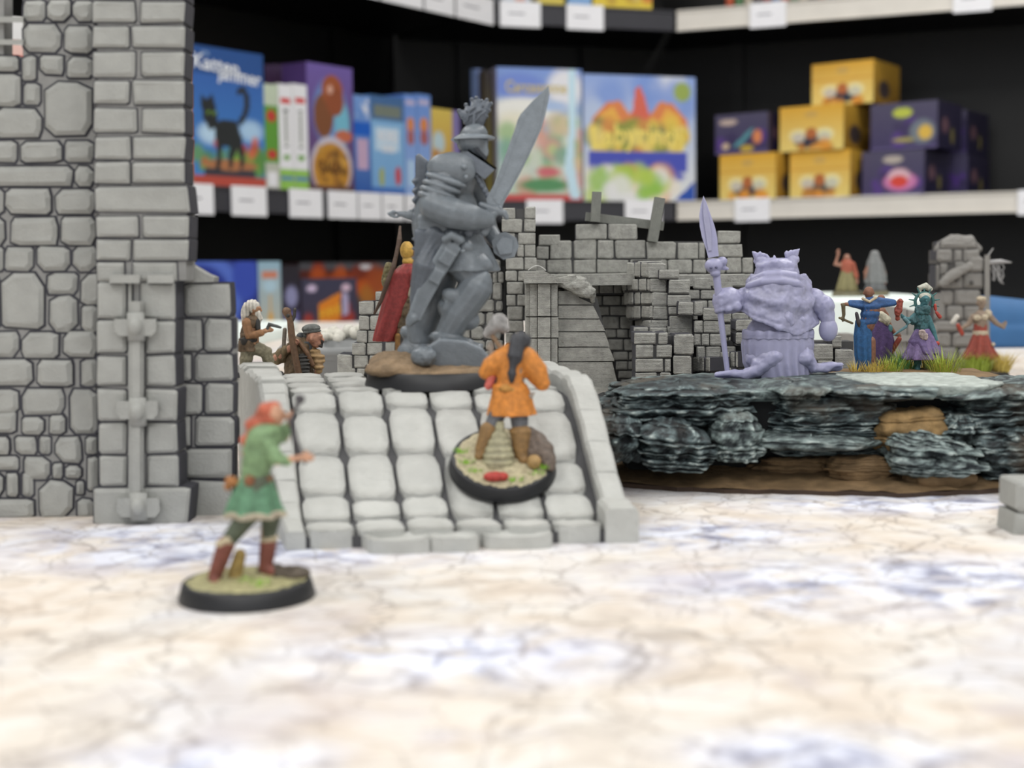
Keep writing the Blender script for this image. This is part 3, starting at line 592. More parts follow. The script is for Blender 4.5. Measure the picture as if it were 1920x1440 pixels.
for (x0, y0, x1, y1) in [(-60, 105, 176, 976), (40, -40, 176, 106), (-60, -40, 4, 106)]:
    P = [at(x0, y1, YT) - o, at(x1, y1, YT) - o, at(x1, y0, YT) - o, at(x0, y0, YT) - o]; n = Vector((0, -1, 0))
    g.prism([p - n * 1.1 for p in P], [p - n * 7 for p in P])
P = [at(335, 976, YT) - o, at(436, 976, YT) - o, at(436, 598, YT) - o, at(335, 598, YT) - o]; g.prism([p - n * 1.1 for p in P], [p - n * 7 for p in P])
P = [at(335, 598, YT) - o, at(432, 598, YT) - o, at(428, 535, YT) - o, at(335, 520, YT) - o]; g.prism([p - n * 1.1 for p in P], [p - n * 7 for p in P])
obj('masonry_core', g, m_joint, tow, recalc=True)
g = G()
for (y0, y1) in [(31, 42), (74, 84)]:
    g.prism([at(x, y, YT - 0.5) - o for x, y in ((-4, y0), (44, y0), (44, y1), (-4, y1))], [at(x, y, YT + 2) - o for x, y in ((-4, y0), (44, y0), (44, y1), (-4, y1))])
obj('window_bar', g, m_stone, tow, recalc=True)
YB = 327
butt = [(-40, -5, [(173, 252), (262, 345)]), (2, 41, [(173, 252), (262, 345)]), (49, 89, [(173, 240), (247, 345)]), (97, 143, [(174, 252), (264, 345)]), (151, 194, [(175, 241), (249, 345)]),
    (203, 248, [(175, 254), (266, 345)]), (256, 298, [(177, 243), (250, 346)]), (304, 343, [(177, 243), (249, 347)]), (350, 398, [(179, 353)]), (405, 444, [(180, 257), (267, 352)]),
    (450, 488, [(180, 243), (250, 352)]), (492, 528, [(181, 232), (246, 330)]), (530, 598, [(181, 236), (240, 246), (262, 328)]), (602, 662, [(181, 236), (272, 328)]), (668, 723, [(181, 236), (272, 328)]), (730, 788, [(182, 236), (272, 332)]),
    (795, 850, [(184, 236), (273, 331)]), (856, 912, [(186, 236), (274, 334)]), (916, 986, [(173, 353)])]
masonry(tow, YB, butt, m_stone, m_joint, 10.5, bev=.55, cut=.08, jit=.2, seed=5, core=False, name='brick', groove=.3)
g = G()
for (x0, x1, y0, y1) in [(180, 341, -40, 345), (184, 347, 345, 526), (184, 324, 526, 726), (187, 330, 726, 980)]:
    P = [at(x0, y1, YB) - o, at(x1, y1, YB) - o, at(x1, y0, YB) - o, at(x0, y0, YB) - o]; g.prism([p - n * 1.0 for p in P], [p - n * 10.6 for p in P])
obj('buttress_core', g, m_joint, tow, recalc=True)
wing = [(534, 592, [(345, 431)]), (599, 658, [(337, 377), (384, 433)]), (664, 714, [(335, 357), (364, 435)]), (720, 777, [(343, 378), (385, 435)]),
    (783, 836, [(335, 356), (366, 438)]), (842, 897, [(348, 434)]), (903, 972, [(352, 436)])]
masonry(tow, YT, wing, m_stone, m_joint, 6.5, bev=.6, cut=.14, jit=.25, seed=9, core=False, groove=.45, recess=1.1)
g = G(); q_ = [(330, 530), (400, 529), (401, 520), (386, 514), (352, 494), (330, 490)]; g.prism([at(x, y, YT) - o for x, y in q_], [at(x, y, YT) - o + Vector((0, 6, 0)) for x, y in q_]); obj('broken_top', g, m_stone, tow, recalc=True)
# iron tie rod and its three clamps
Fi = lambda pts, d0, d1: (G().prism([at(x, y, YB - d0) - o for x, y in pts], [at(x, y, YB - d1) - o for x, y in pts]))
rect = lambda x0, y0, x1, y1: [(x0, y1), (x1, y1), (x1, y0), (x0, y0)]
t = obj('tie_rod', Fi(rect(241, 565, 269, 948), 1.6, -1), m_stone, tow, recalc=True)
g = Fi(rect(247, 565, 263, 948), 2.3, 1); obj('rod_ridge', g, m_stone, t, recalc=True)
for (x0, y0, x1, y1, yk) in [(214, 598, 293, 630, 612), (218, 752, 296, 786, 772), (219, 934, 299, 970, 950)]:
    g = Fi([(x0 + 8, y1), (x1 - 8, y1), (x1, y1 - 10), (x1, y0), (x0, y0), (x0, y1 - 10)], 2.6, 0); c = obj('clamp', g, m_stone, tow, recalc=True)
    g = G(); k = at((x0 + x1) / 2, yk, YB - 3) - o; g.ell(k, (1.7, 1.7, 2.1)); g.box(k - Vector((1.9, -.2, 3.4)), k + Vector((1.9, 1.5, 3.2))); obj('rivet', g, m_stone, c, True)
g = Fi(rect(205, 515, 262, 531), 1.8, 0); obj('ledge', g, m_stone, tow, recalc=True)
g = Fi(rect(276, 515, 326, 531), 1.8, 0); obj('ledge', g, m_stone, tow, recalc=True)

# ---- stone ramp
FL, FR, BL, BR = Vector((-49, 294, 0)), Vector((27, 298, 0)), Vector((-81.5, 409, 0)), Vector((12, 405, 0))
SL = 115.0
def prof(s):
    if s < 6: return 3.5
    if s >= 52: return 29.0
    t = (s - 6) / 46; return 3.5 + 25.5 * (.45 * t + .55 * t * t * (3 - 2 * t))
def rp(u, s, dz=0, abs_z=None):
    v = s / SL; p = (FL * (1 - u) + FR * u) * (1 - v) + (BL * (1 - u) + BR * u) * v
    return Vector((p.x, p.y, (prof(max(0, s)) if abs_z is None else abs_z) + dz))
ramp = thing('stone_ramp', 'pale grey printed ramp paved with worn flagstones, leading up to the statue', 'terrain piece', (-25, 350, 0)); ro = ramp.location / MM
m_ramp = mat('ramp_stone', (176, 177, 173), .62, .06, 200, bump=.7, bs=500, lines=.12)
m_rampj = mat('ramp_joint', (74, 74, 76), .8, .06, 300)
g = G(); ss = [0.4, 3, 6, 10, 15, 20, 25, 30, 35, 40, 45, 50, 56, 70, 90, 114.6]
vs = []; 
for s in ss: vs += [rp(.004, s, abs_z=0) - ro, rp(.004, s, -1.0) - ro, rp(.996, s, -1.0) - ro, rp(.996, s, abs_z=0) - ro]
g.loft([[vs[i * 4 + k] for k in range(4)] for i in range(len(ss))]); obj('ramp_body', g, m_rampj, ramp, recalc=True)
rd = random.Random(11)
ub0 = [.055, .2, .345, .485, .62, .76, .905]; ub1 = [.14, .27, .40, .525, .65, .78, .905]
def flag(u0, u1, s0, s1, h=.9, name='flagstone', bot=None):
    nu, ns = 4, 4; top = []; g = G()
    jz = rd.uniform(-.12, .15)
    for j in range(ns + 1):
        for i in range(nu + 1):
            a, b = i / nu, j / ns; s = s0 + (s1 - s0) * b; v = min(1, max(0, s / SL))
            U = lambda k: (k[0] * (1 - v) + k[1] * v)
            u = U(u0) * (1 - a) + U(u1) * a
            e = (1 if 0 < i < nu else 0) * (1 if 0 < j < ns else 0)
            corner = (i in (0, nu)) and (j in (0, ns))
            if corner: u += (.5 - a) * .02; s += (.5 - b) * 1.2
            top.append(rp(u, s, h * (.45 + .55 * e) + jz + rd.uniform(-.22, .22)) - ro)
    n = nu + 1; fs = [(j * n + i, j * n + i + 1, (j + 1) * n + i + 1, (j + 1) * n + i) for j in range(ns) for i in range(nu)]
    per = [i for i in range(n)] + [j * n + nu for j in range(1, ns + 1)] + [ns * n + i for i in range(nu - 1, -1, -1)] + [j * n for j in range(ns - 1, 0, -1)]
    k = len(top); low = [Vector((top[i].x, top[i].y, (top[i].z - 1.8) if bot is None else bot)) for i in per]
    fs += [(per[i], per[(i + 1) % len(per)], k + (i + 1) % len(per), k + i) for i in range(len(per))]
    g.add(top + low, fs); ob = obj(name, g, m_ramp, ramp, True); 
    for p in ob.data.polygons: p.use_smooth = len(p.vertices) == 4 and p.index < nu * ns
    return ob
rows = [0, 8, 17, 27.5, 42, 51, 63, 80, 97, 114]
for c in range(6):
    off = 0; rr = list(rows)
    for i in range(1, len(rr) - 1): rr[i] += rd.uniform(-1.6, 1.6)
    if c == 3: rr.pop(2)
    if c == 1: rr[1] = 9
    for i in range(len(rr) - 1):
        flag((ub0[c] + .006, ub1[c] + .006), (ub0[c + 1] - .006, ub1[c + 1] - .006), rr[i] + (.35 if i else -.6), rr[i + 1] - .35, bot=0 if i == 0 else None)
for (px0, px1, s0, s1) in [(682, 800, -5, 1.5), (795, 890, -4.5, 0), (902, 1030, -3.2, 1)]:
    u0 = (at(px0, 1030, 294).x + 49) / 76; u1 = (at(px1, 1030, 294).x + 49) / 76
    flag((u0, u0), (u1, u1), s0 - 2.5, s1, h=-1.1, bot=0)
def parapet(u0, u1, s0, s1, hf, hb):
    g = G(); P = []
    V = lambda k, s: k[0] * (1 - s / SL) + k[1] * s / SL
    n = 3; rings = []
    for j in range(n + 1):
        s = s0 + (s1 - s0) * j / n; h = hf + (hb - hf) * j / n; a, b = V(u0, s), V(u1, s); e = .5 if j in (0, n) else 0
        w = (b - a); base = -1 if s > 9 else None
        lo = rp(a, s, -2) if s > 9 else rp(a, s, abs_z=0); lo2 = rp(b, s, -2) if s > 9 else rp(b, s, abs_z=0)
        outer = u1[0] > .5
        if outer: lo2 = rp(b, s, abs_z=0)
        else: lo = rp(a, s, abs_z=0)
        rings.append([lo - ro, rp(a, s, h - .9 - e) - ro, rp(a + w * .12, s, h - e) - ro, rp(b - w * .12, s, h - e + rd.uniform(-.2, .2)) - ro, rp(b, s, h - .9 - e) - ro, lo2 - ro])
    g.loft(rings); obj('parapet_stone', g, m_ramp, ramp, recalc=True)
parapet((.905, .905), (1.0, 1.0), -1.2, 8.3, 4.6, 4.8)
for a, b in [(9, 19), (19.5, 28), (28.5, 37.5), (38, 47), (47.5, 58), (58.5, 76), (76.5, 95), (95.5, 114)]: parapet((.925, .915), (.995, .995), a, b, 3.6, 3.8)
for a, b in [(-.8, 8), (8.3, 14), (14.3, 20), (20.3, 27), (27.3, 33), (33.3, 39), (39.3, 45), (45.3, 50), (50.3, 56), (56.3, 62), (62.3, 70), (70.3, 79), (79.3, 89), (89.3, 100), (100.5, 114)]: parapet((.0, .0), (.055, .125), a, b, (1 + 3.4 * min(1, a / 50)) * rd.uniform(.8, 1.15), (1 + 3.4 * min(1, b / 50)) * rd.uniform(.8, 1.15))

# ---- big ruin behind
def lerpY(x0, Y0, x1, Y1): return lambda px: 1 / (1 / Y0 + (1 / Y1 - 1 / Y0) * (px - x0) / (x1 - x0))
ru = thing('castle_ruin', 'grey printed castle ruin with a broken wall and corner turret behind the statue', 'terrain piece', (15, 545, 0))
mm_ = dict(m=m_ruin, mj=m_rjoint, bev=.35, cut=.1, jit=.22, gap=2)
A1 = [(390, 410, [(942, 966), (984, 1004, 388, 410)]), (411, 435, [(941, 979), (983, 1004)]), (437, 458, [(944, 966), (971, 1004)]), (459, 481, [(942, 966), (970, 982), (984, 1004)]), (483, 506, [(949, 981), (984, 1006)]), (508, 527, [(948, 969), (972, 1004)]),
    (529, 551, [(950, 981), (984, 1004)]), (553, 573, [(950, 967), (970, 1004)]), (575, 599, [(951, 980), (984, 1004)]), (601, 622, [(952, 982)]), (624, 645, 948, 1000, 22), (647, 668, 948, 1000, 24), (670, 692, 948, 1000, 24), (694, 720, 948, 1000, 24), (722, 745, 940, 1000, 24)]
masonry(ru, 532, A1, thick=14, seed=21, name='brick', **mm_)
A2 = [(420, 449, [(1079, 1137), (1141, 1195)]), (440, 460, [(1011, 1050)]), (451, 485, [(1032, 1072), (1076, 1118, 450), (1121, 1150, 450), (1154, 1209, 450), (1213, 1267, 453), (1271, 1309, 455), (1311, 1322, 455)]), (462, 485, [(1007, 1029)]),
    (487, 512, [(1005, 1023), (1026, 1072), (1076, 1118), (1120, 1178), (1181, 1250), (1253, 1297), (1300, 1324)]), (433, 456, [(1346, 1388)]), (458, 482, [(1345, 1392)]), (484, 512, [(1326, 1360), (1362, 1390), (1392, 1412)]), (514, 540, 1005, 1440, 36), (542, 566, 1005, 1480, 36)]
masonry(ru, 552, A2, thick=9, seed=22, name='brick', **mm_)
# rubble-faced wall behind the statue
A3 = [(486, 508, [(912, 938)]), (510, 530, [(884, 921, 512), (924, 932), (934, 944)]), (532, 562, [(862, 905, 534, 560), (908, 920), (924, 941, 530, 562)]), (547, 560, [(902, 919)]), (563, 583, [(864, 926, 562, 583), (930, 942, 565)]), (586, 610, [(862, 884), (889, 908), (912, 926), (930, 946)]), (612, 636, [(860, 880), (884, 906), (910, 940)]), (638, 656, 862, 944, 24), (658, 680, 862, 944, 26), (682, 705, 862, 944, 26), (707, 735, 862, 944, 26)]
masonry(ru, 540, A3, thick=9, seed=23, name='stone', m=m_ruin, mj=m_rjoint, bev=.45, cut=.25, jit=.3, gap=2)
A4 = [(y, y + 22, x, 860, 28) for y, x in [(504, 752), (527, 744), (550, 735), (573, 728), (596, 724), (619, 722), (642, 720), (665, 718), (688, 716), (711, 716), (734, 716)]]
masonry(ru, 545, A4, thick=9, seed=24, name='brick', **mm_)
A5 = [(520, 545, [(728, 750)]), (547, 563, [(704, 724)]), (565, 590, [(673, 701), (704, 722)]), (592, 618, [(673, 692), (694, 714)]), (620, 642, [(669, 688), (690, 716)]), (643, 665, [(660, 685), (688, 716)]), (667, 690, [(632, 660, 665, 702), (664, 690), (693, 716)]), (691, 706, [(642, 666), (669, 716)]), (708, 735, 632, 716, 28)]
masonry(ru, 500, A5, thick=18, seed=25, name='brick', **mm_)
# wide wall top with stepped bricks in front
A6 = [(516, 533, [(1085, 1110, 516), (1112, 1137), (1139, 1163), (1166, 1190)]), (535, 551, 1090, 1200, 22), (555, 572, [(1112, 1128), (1131, 1163), (1166, 1176)]), (575, 592, 1118, 1200, 26), (594, 616, [(1130, 1160), (1163, 1187)]), (618, 634, 1135, 1200, 22), (636, 658, 1140, 1200, 26), (660, 676, 1150, 1200, 30), (678, 694, 1155, 1200, 24), (696, 710, 1160, 1200, 22), (712, 730, 1165, 1200, 22), (732, 760, 1160, 1210, 22)]
masonry(ru, 530, A6, thick=20, seed=26, name='brick', **mm_)
g = G(); o_ = ru.location / MM
for (x0, x1, y, Y0, Y1) in [(985, 1190, 516, 510, 552), (1230, 1415, 517, 512, 552)]:
    z = at(x0, y, Y0).z; a, b = at(x0, y, Y0).x, at(x1, y, Y0).x; g.box((a - o_.x, Y0 - o_.y, z - 4), (b - o_.x, Y1 - o_.y, z))
obj('wall_walk', g, m_ruin, ru, recalc=True)
A7 = [(486, 513, [(1195, 1242, 489, 518)]), (518, 540, [(1243, 1290, 518, 540)]), (519, 542, [(1300, 1334, 520), (1337, 1374)]), (544, 562, 1290, 1420, 32), (564, 585, 1300, 1420, 30), (587, 606, 1300, 1440, 30), (608, 630, 1310, 1440, 30), (632, 655, 1310, 1440, 28), (657, 680, 1310, 1440, 28), (682, 705, 1310, 1440, 28)]
masonry(ru, 512, A7, thick=24, seed=27, name='brick', **mm_)
# turret corner: receding side faces, then the fronts
for k, (y0, y1, xa, xb, xc) in enumerate([(492, 521, 1175, 1214, 1248), (523, 546, 1166, 1218, 1250), (548, 572, 1168, 1222, 1252), (574, 598, 1172, 1224, 1252), (600, 622, 1190, 1220, 1254)]):
    Yf = lerpY(xa, 520, xb, 494)
    masonry(ru, Yf, [(y0, y1, xa, xb, 13)], thick=6, seed=30 + k, name='brick', **mm_)
    masonry(ru, 494, [(y0, y1 + 1, [(xb + 1, xc)])], thick=18, seed=40 + k, name='brick', **mm_)
A8 = [(506, 522, [(1236, 1274)]), (524, 551, [(1254, 1294)]), (553, 574, [(1252, 1296)]), (576, 590, [(1254, 1278)]), (592, 618, [(1256, 1300)]), (614, 628, [(1188, 1216), (1218, 1250), (1252, 1300, 612)])]
masonry(ru, 490, A8, thick=18, seed=28, name='brick', **mm_)
A9 = [(566, 590, [(1272, 1300), (1302, 1318)]), (578, 600, [(1318, 1350)]), (602, 624, [(1302, 1318), (1320, 1352)]), (626, 648, [(1302, 1314), (1316, 1330), (1332, 1362)]), (650, 674, [(1306, 1322), (1324, 1352), (1355, 1380)]), (676, 700, 1312, 1400, 26)]
masonry(ru, 484, A9, thick=16, seed=29, name='brick', **mm_)
B1 = [(624, 645, [(1190, 1230), (1235, 1252)]), (627, 665, [(1264, 1301)]), (647, 671, [(1192, 1225), (1231, 1260)]), (673, 697, [(1192, 1243), (1247, 1258)]), (668, 702, [(1262, 1296)]), (699, 723, [(1192, 1232), (1238, 1258)]), (704, 730, [(1262, 1280), (1283, 1320)]), (725, 750, 1186, 1330, 34)]
masonry(ru, 474, B1, thick=18, seed=31, name='brick', **mm_)
for k, (y0, y1, xa, xb) in enumerate([(670, 698, 1298, 1330), (660, 690, 1345, 1382), (690, 720, 1330, 1370)]):
    masonry(ru, lerpY(xa, 486, xb, 474), [(y0, y1, xa, xb, 12)], thick=10, seed=50 + k, name='brick', **mm_)
B2 = [(600, 622, 1380, 1500, 30), (624, 646, 1380, 1520, 32), (645, 676, [(1524, 1562), (1480, 1521)]), (654, 676, [(1566, 1581)]), (678, 697, [(1500, 1530), (1533, 1562, 676), (1566, 1600, 656, 694)]), (698, 722, 1480, 1604, 32), (630, 652, [(1561, 1578)])]
masonry(ru, 480, B2, thick=14, seed=33, name='brick', **mm_)
g = G()
for (x0, y0, x1, y1, Y, th) in [(1006, 560, 1480, 745, 548, 8), (1085, 545, 1168, 750, 538, 12), (1200, 520, 1250, 745, 522, 10), (1255, 560, 1420, 745, 516, 20), (1192, 630, 1298, 750, 480, 12), (1330, 640, 1600, 735, 488, 10), (862, 500, 946, 745, 544, 8)]:
    P = [at(x0, y1, Y) - o_, at(x1, y1, Y) - o_, at(x1, y0, Y) - o_, at(x0, y0, Y) - o_]; g.prism([p for p in P], [p + Vector((0, th, 0)) for p in P])
obj('masonry_fill', g, m_rjoint, ru, recalc=True)
# gate front: pilaster, broken slab, carved capital
fa = thing('ruined_gate_front', 'grey printed pilaster with broken sloping wall slab in front of the ruin', 'terrain piece', (at(1090, 790, 500).x, 500, 0)); fo = fa.location / MM
def fprism(pts, Y0, Y1, nm, m_=m_ruin, **k):
    g = G(); g.prism([at(x, y, Y0) - fo for x, y in pts], [at(x, y, Y0) - fo + Vector((0, Y1 - Y0, 0)) for x, y in pts]); return obj(nm, g, m_, fa, recalc=True, **k)
rd = random.Random(8)
for i, (y0, y1) in enumerate([(533, 593), (595, 633), (635, 680), (682, 750)]):
    fprism(rect(985, y0, 993, y1), 497, 508, 'pilaster_edge'); fprism(rect(994 - .5, y0, 1007, y1), 494.8, 508, 'pilaster_block'); fprism(rect(1008.5, y0, 1032, y1 - .5), 493.2, 508, 'pilaster_block'); fprism(rect(1033.5, y0, 1046 + rd.uniform(-1, 1), y1), 494.6, 508, 'pilaster_block')
fprism([(983, 509), (1020, 508), (1036, 516), (1047, 520), (1047, 531), (983, 531)], 491.5, 512, 'capital')
fprism([(1047, 521), (1080, 516), (1082, 533), (1047, 531)], 495, 512, 'lintel')
for i, (a, b) in enumerate([((546, 571), (1084, 1114)), ((573, 597), (1116, 1124)), ((599, 621), (1128, 1135)), ((623, 650), (1137, 1143)), ((652, 677), (1146, 1152)), ((679, 729), (1152, 1161))]):
    y0, y1 = a; x0, x1 = b
    fprism([(1047, y0), (x0 - 4, y0), (x0 + 2, (y0 + y1) / 2), (x1, y1), (1047, y1)], 499 + rd.uniform(-.25, .25), 506, 'wall_slab')
fprism([(1047, 548), (1120, 560), (1158, 728), (1047, 728)], 500.2, 504, 'slab_core', m_rjoint)
fprism([(1040, 731), (1180, 728), (1187, 738), (1187, 800), (1040, 800)], 495, 510, 'plinth')
blob('carved_capital', (lambda g: (g.ell(at(1090, 540, 497) - fo, (4.2, 3, 3.2), 20), g.ell(at(1104, 548, 496) - fo, (2.4, 2.4, 2.2)), g.tube([at(1050, 532, 497) - fo, at(1080, 537, 496) - fo], [1.2, 2.4]), g.tube([at(1070, 522, 497) - fo, at(1092, 528, 496) - fo, at(1110, 552, 497) - fo, at(1112, 566, 499) - fo], [1.5, 2, 1.6, .6]), g.ell(at(1085, 527, 497) - fo, (3.5, 2.5, 1.6), 10)) and g)(G()), m_ruin, fa, .35, 1, rough_fn(.5, .5))
# stray print strings
cu = G(); cu.tube([at(990 + i * 3.4, 507 - 9 * math.sin(math.pi * i / 10), 496) - fo for i in range(11)], .12, n=5, rounded=False); obj('print_string', cu, mat('string', (200, 200, 196), .5, 0), fa)
# broken timber frame on the wall
tf = thing('timber_frame', 'broken grey timber frame of two posts and a beam on top of the ruin', 'timber frame', at(1170, 450, 556)); to = tf.location / MM
def bar(nm, a, b, w, Y, d=3.5):
    A, B_ = at(a[0], a[1], Y) - to, at(b[0], b[1], Y) - to; ax = (B_ - A).normalized(); sd = ax.cross(Vector((0, 1, 0))).normalized() * w * Y / FPX / 2; dd = Vector((0, d / 2, 0))
    g = G(); g.add([A - sd - dd, A + sd - dd, A + sd + dd, A - sd + dd, B_ - sd - dd, B_ + sd - dd, B_ + sd + dd, B_ - sd + dd], [(0, 1, 2, 3), (7, 6, 5, 4), (0, 4, 5, 1), (1, 5, 6, 2), (2, 6, 7, 3), (3, 7, 4, 0)])
    obj(nm, g, mat('grey_timber', (118, 120, 114), .6, .1, 400, bump=.5, bs=2500, lines=.3), tf, recalc=True)
bar('post', (1119, 360), (1116, 416), 17, 551); bar('post', (1237, 371), (1223, 453), 19, 551); bar('beam', (1098, 406), (1244, 424), 16, 555)

# ---- round plinth with gravel behind
pl = thing('round_plinth', 'grey moulded plinth topped with pale gravel between rifleman and ruin', 'terrain piece', (at(640, 700, 600).x, 600, 0))
g = G(); g.lathe((0, 0, 0), [(24, 0), (24, 22), (26.5, 24), (27, 26), (25.5, 27.5), (22, 27.5), (22, 30)], 64); obj('plinth_drum', g, mat('grey_plastic', (128, 130, 130), .5, .04, 200), pl, True)
g = G(); rd = random.Random(2)
for i in range(60):
    a = rd.uniform(0, 6.28); r = 22 * math.sqrt(rd.random()); g.ell((r * math.cos(a), r * math.sin(a), 30.5 + rd.uniform(0, 1.6) + (2.0 if math.cos(a) > .3 else 0)), [rd.uniform(1.5, 3.2) for _ in range(3)], rd.uniform(0, 90), 8, 5)
obj('gravel', g, mat('pale_gravel', (196, 194, 184), .8, .1, 500), pl, True, kind='stuff')

# ---- right ruined tower and low wall
rt = thing('small_ruined_tower', 'small round-topped grey ruin standing at the right behind the figures', 'terrain piece', (at(1800, 700, 760).x, 760, 0)); rto = rt.location / MM
m_rt = mat('dark_grey_print', (128, 126, 122), .7, .06, 200, bump=.25, bs=900)
m_rtj = mat('dark_grey_joint', (84, 82, 80), .8, .06, 200)
R1 = [(452, 466, [(1764, 1834)]), (468, 492, [(1757, 1786), (1790, 1806), (1808, 1838)]), (494, 516, [(1764, 1778), (1792, 1814, 490, 508), (1816, 1846, 480, 510)]), (512, 540, [(1756, 1763, 496, 540), (1765, 1806, 514), (1808, 1846, 512)]), (542, 572, [(1764, 1787, 544), (1790, 1840, 544)]), (574, 600, [(1752, 1773, 548), (1776, 1806), (1809, 1846)]), (602, 622, [(1754, 1800), (1803, 1846)]), (624, 650, [(1758, 1784), (1787, 1846)]), (652, 678, [(1758, 1795), (1798, 1846)]), (680, 699, [(1758, 1790), (1793, 1846)])]
masonry(rt, 745, R1, m_rt, m_rtj, thick=16, bev=1.1, cut=.2, jit=.5, seed=60, name='stone', recess=1.4, o=rto)
g = G(); g.prism([at(x, y, 744) - rto for x, y in rect(1846, 478, 1856, 699)], [at(x, y, 775) - rto for x, y in rect(1846, 478, 1856, 699)]); obj('corner_post', g, m_rt, rt, recalc=True)
g = G(); g.tube([at(1762, 468, 750) - rto, at(1785, 456, 750) - rto, at(1820, 456, 750) - rto, at(1832, 466, 750) - rto], [3, 4.5, 4.5, 2.5]); blob('coping', g, m_rt, rt, .6, 2, rough_fn(1, .15))
g = G(); g.tube([at(1768, 530, 742) - rto, at(1790, 512, 742) - rto, at(1815, 498, 742) - rto], [2.5, 3, 2.5]); blob('broken_edge', g, m_rt, rt, .6, 2, rough_fn(1, .15))
g = G()
for (x, y) in ((1794, 525), (1822, 530)): g.ell(at(x, y, 744) - rto, (1.3, 1, 1.3))
obj('peg_hole', g, m_rtj, rt, True)
cu = G(); rd = random.Random(3)
cu.tube([at(1848, 485, 748) - rto, at(1862, 466, 748) - rto], [.6, .3], 6)
cu.tube([at(1854, 492, 748) - rto, at(1876, 490, 748) - rto, at(1896, 492, 749) - rto], [1.4, 1.2, .3], 6)
for k in range(9):
    x, y = 1862 + rd.uniform(-4, 16), 492; pts = [at(x, y, 748) - rto]
    for j in range(5): x += rd.uniform(-5, 5); y += rd.uniform(3, 11); pts.append(at(x, y, 748) - rto)
    cu.tube(pts, .28, n=5)
obj('frayed_strings', cu, mat('pale_string', (150, 150, 150), .5, 0), rt, True)
lw = thing('low_ruined_wall', 'low grey broken wall behind the blue robed figure', 'terrain piece', (at(1680, 700, 690).x, 690, 0)); lo_ = lw.location / MM
for nm, pts in [('wall_block', [(1645, 720), (1700, 720), (1700, 578), (1668, 574), (1650, 572), (1644, 600)]), ('wall_block', [(1702, 720), (1757, 720), (1757, 610), (1738, 596), (1722, 584), (1702, 580)]), ('wall_block', [(1580, 720), (1642, 720), (1642, 640), (1606, 636), (1600, 626), (1580, 626)])]:
    g = G(); g.prism([at(x, y, 684) - lo_ for x, y in pts], [at(x, y, 684) - lo_ + Vector((0, 12, 0)) for x, y in pts]); obj(nm, g, m_rt, lw, recalc=True)
g = G(); g.prism([at(x, y, 681) - lo_ for x, y in rect(1640, 628, 1760, 640)], [at(x, y, 684) - lo_ for x, y in rect(1640, 628, 1760, 640)]); obj('string_course', g, m_rt, lw, recalc=True)
# ---- block at the right edge
bk = thing('stone_block', 'grey printed stone block cut off by the right edge', 'terrain piece', (at(1960, 1010, 303).x, 306, 0)); bo = bk.location / MM
for k, (y0, y1, x0) in enumerate([(905, 962, 1906), (964, 1012, 1903)]):
    P = [at(x0, y1, 300), at(2010, y1, 300), at(2010, y0, 300), at(x0, y0, 300)]; rd = random.Random(k)
    g = stone_geo([p - bo for p in P], Vector((0, -1, 0)), 11, .8, .12, .1, rd); obj('stone', g, m_stone, bk)
# ---- white hill slab and blue case behind
ws = thing('white_terrain_slab', 'broad white foam terrain slab with a pale turquoise face, behind at right', 'terrain piece', (230, 920, 0))
g = G(); g.loft([[Vector((x * k, y * k, z)) for x, y in ((-62, -70), (0, -80), (36, -66), (46, 40), (40, 150), (-60, 150), (-80, 60))] for z, k in ((0, 1), (20, 1), (36, .98), (38, .95))])
obj('slab', g, mat('white_foam', (222, 232, 228), .6, .03, 60), ws, recalc=True)
ws2 = thing('white_terrain_sheet', 'flat white foam sheet lying behind the gunman at the left', 'terrain piece', (-260, 1000, 0))
g = G(); g.loft([[Vector((x, y, z)) for x, y in ((-120, -300), (30, -300), (60, 200), (40, 420), (-160, 420), (-180, 0))] for z in (0, 8)]); obj('sheet', g, mat('white_foam', (222, 232, 228), .6, .03, 60), ws2, recalc=True)
bc = thing('blue_case', 'blue rounded soft case standing at the far right of the table', 'case', (at(1930, 655, 945).x, 975, 0)); 
g = G(); g.tube([Vector((-50, 0, 16)), Vector((-20, 0, 18)), Vector((30, 0, 14)), Vector((70, 0, 10))], [17, 18, 16, 13], 24); g.box((-50, -20, 0), (80, 20, 14)); blob('case_shell', g, mat('blue_neoprene', (52, 96, 142), .7, .05, 100), bc, 1.6, 4)
# ------------------------------------------------------------------ slate rock terrain
rk = thing('slate_rock_terrain', 'rocky terrain piece of layered dark slate on a brown earth board, at the right', 'terrain piece', (130, 405, 0)); ko = rk.location / MM
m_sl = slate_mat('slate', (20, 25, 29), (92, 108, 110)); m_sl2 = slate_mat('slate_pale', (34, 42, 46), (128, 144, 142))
m_earth = mat('brown_earth', (118, 96, 68), .85, .3, 180, bump=.8, bs=700); m_ochre = mat('ochre_sand', (126, 102, 66), .85, .3, 250, bump=.8, bs=900)
m_dark = mat('rock_core', (20, 22, 24), .9, .2, 100)
m_top = mat('pale_slate_top', (166, 174, 168), .7, .28, 420, bump=1.0, bs=600)
rd = random.Random(5)
def board():
    pts = []
    for i, px in enumerate(range(1120, 2100, 30)):
        y = np.interp(px, [1120, 1145, 1300, 1700, 1900, 2100], [905, 914, 926, 936, 928, 905]) + rd.uniform(-1.5, 1.5)
        Y = 2600 * 60 / (y - (500 - .012 * (px - 960))); pts.append(Vector(((px - 960) / FPX * Y, Y, 0)))
    back = [Vector((p.x * 1.12 + 6, 455 + 8 * math.sin(p.x * .1), 0)) for p in reversed(pts)]
    return pts + back
bp_ = board(); n = len(bp_); c0 = sum(bp_, Vector()) / n
g = G(); g.loft([[p - ko for p in bp_], [p - ko + Vector((0, 0, 1.2)) for p in bp_]]); obj('base_board', g, mat('board_edge', (58, 44, 34), .8, .2, 200), rk, recalc=True)
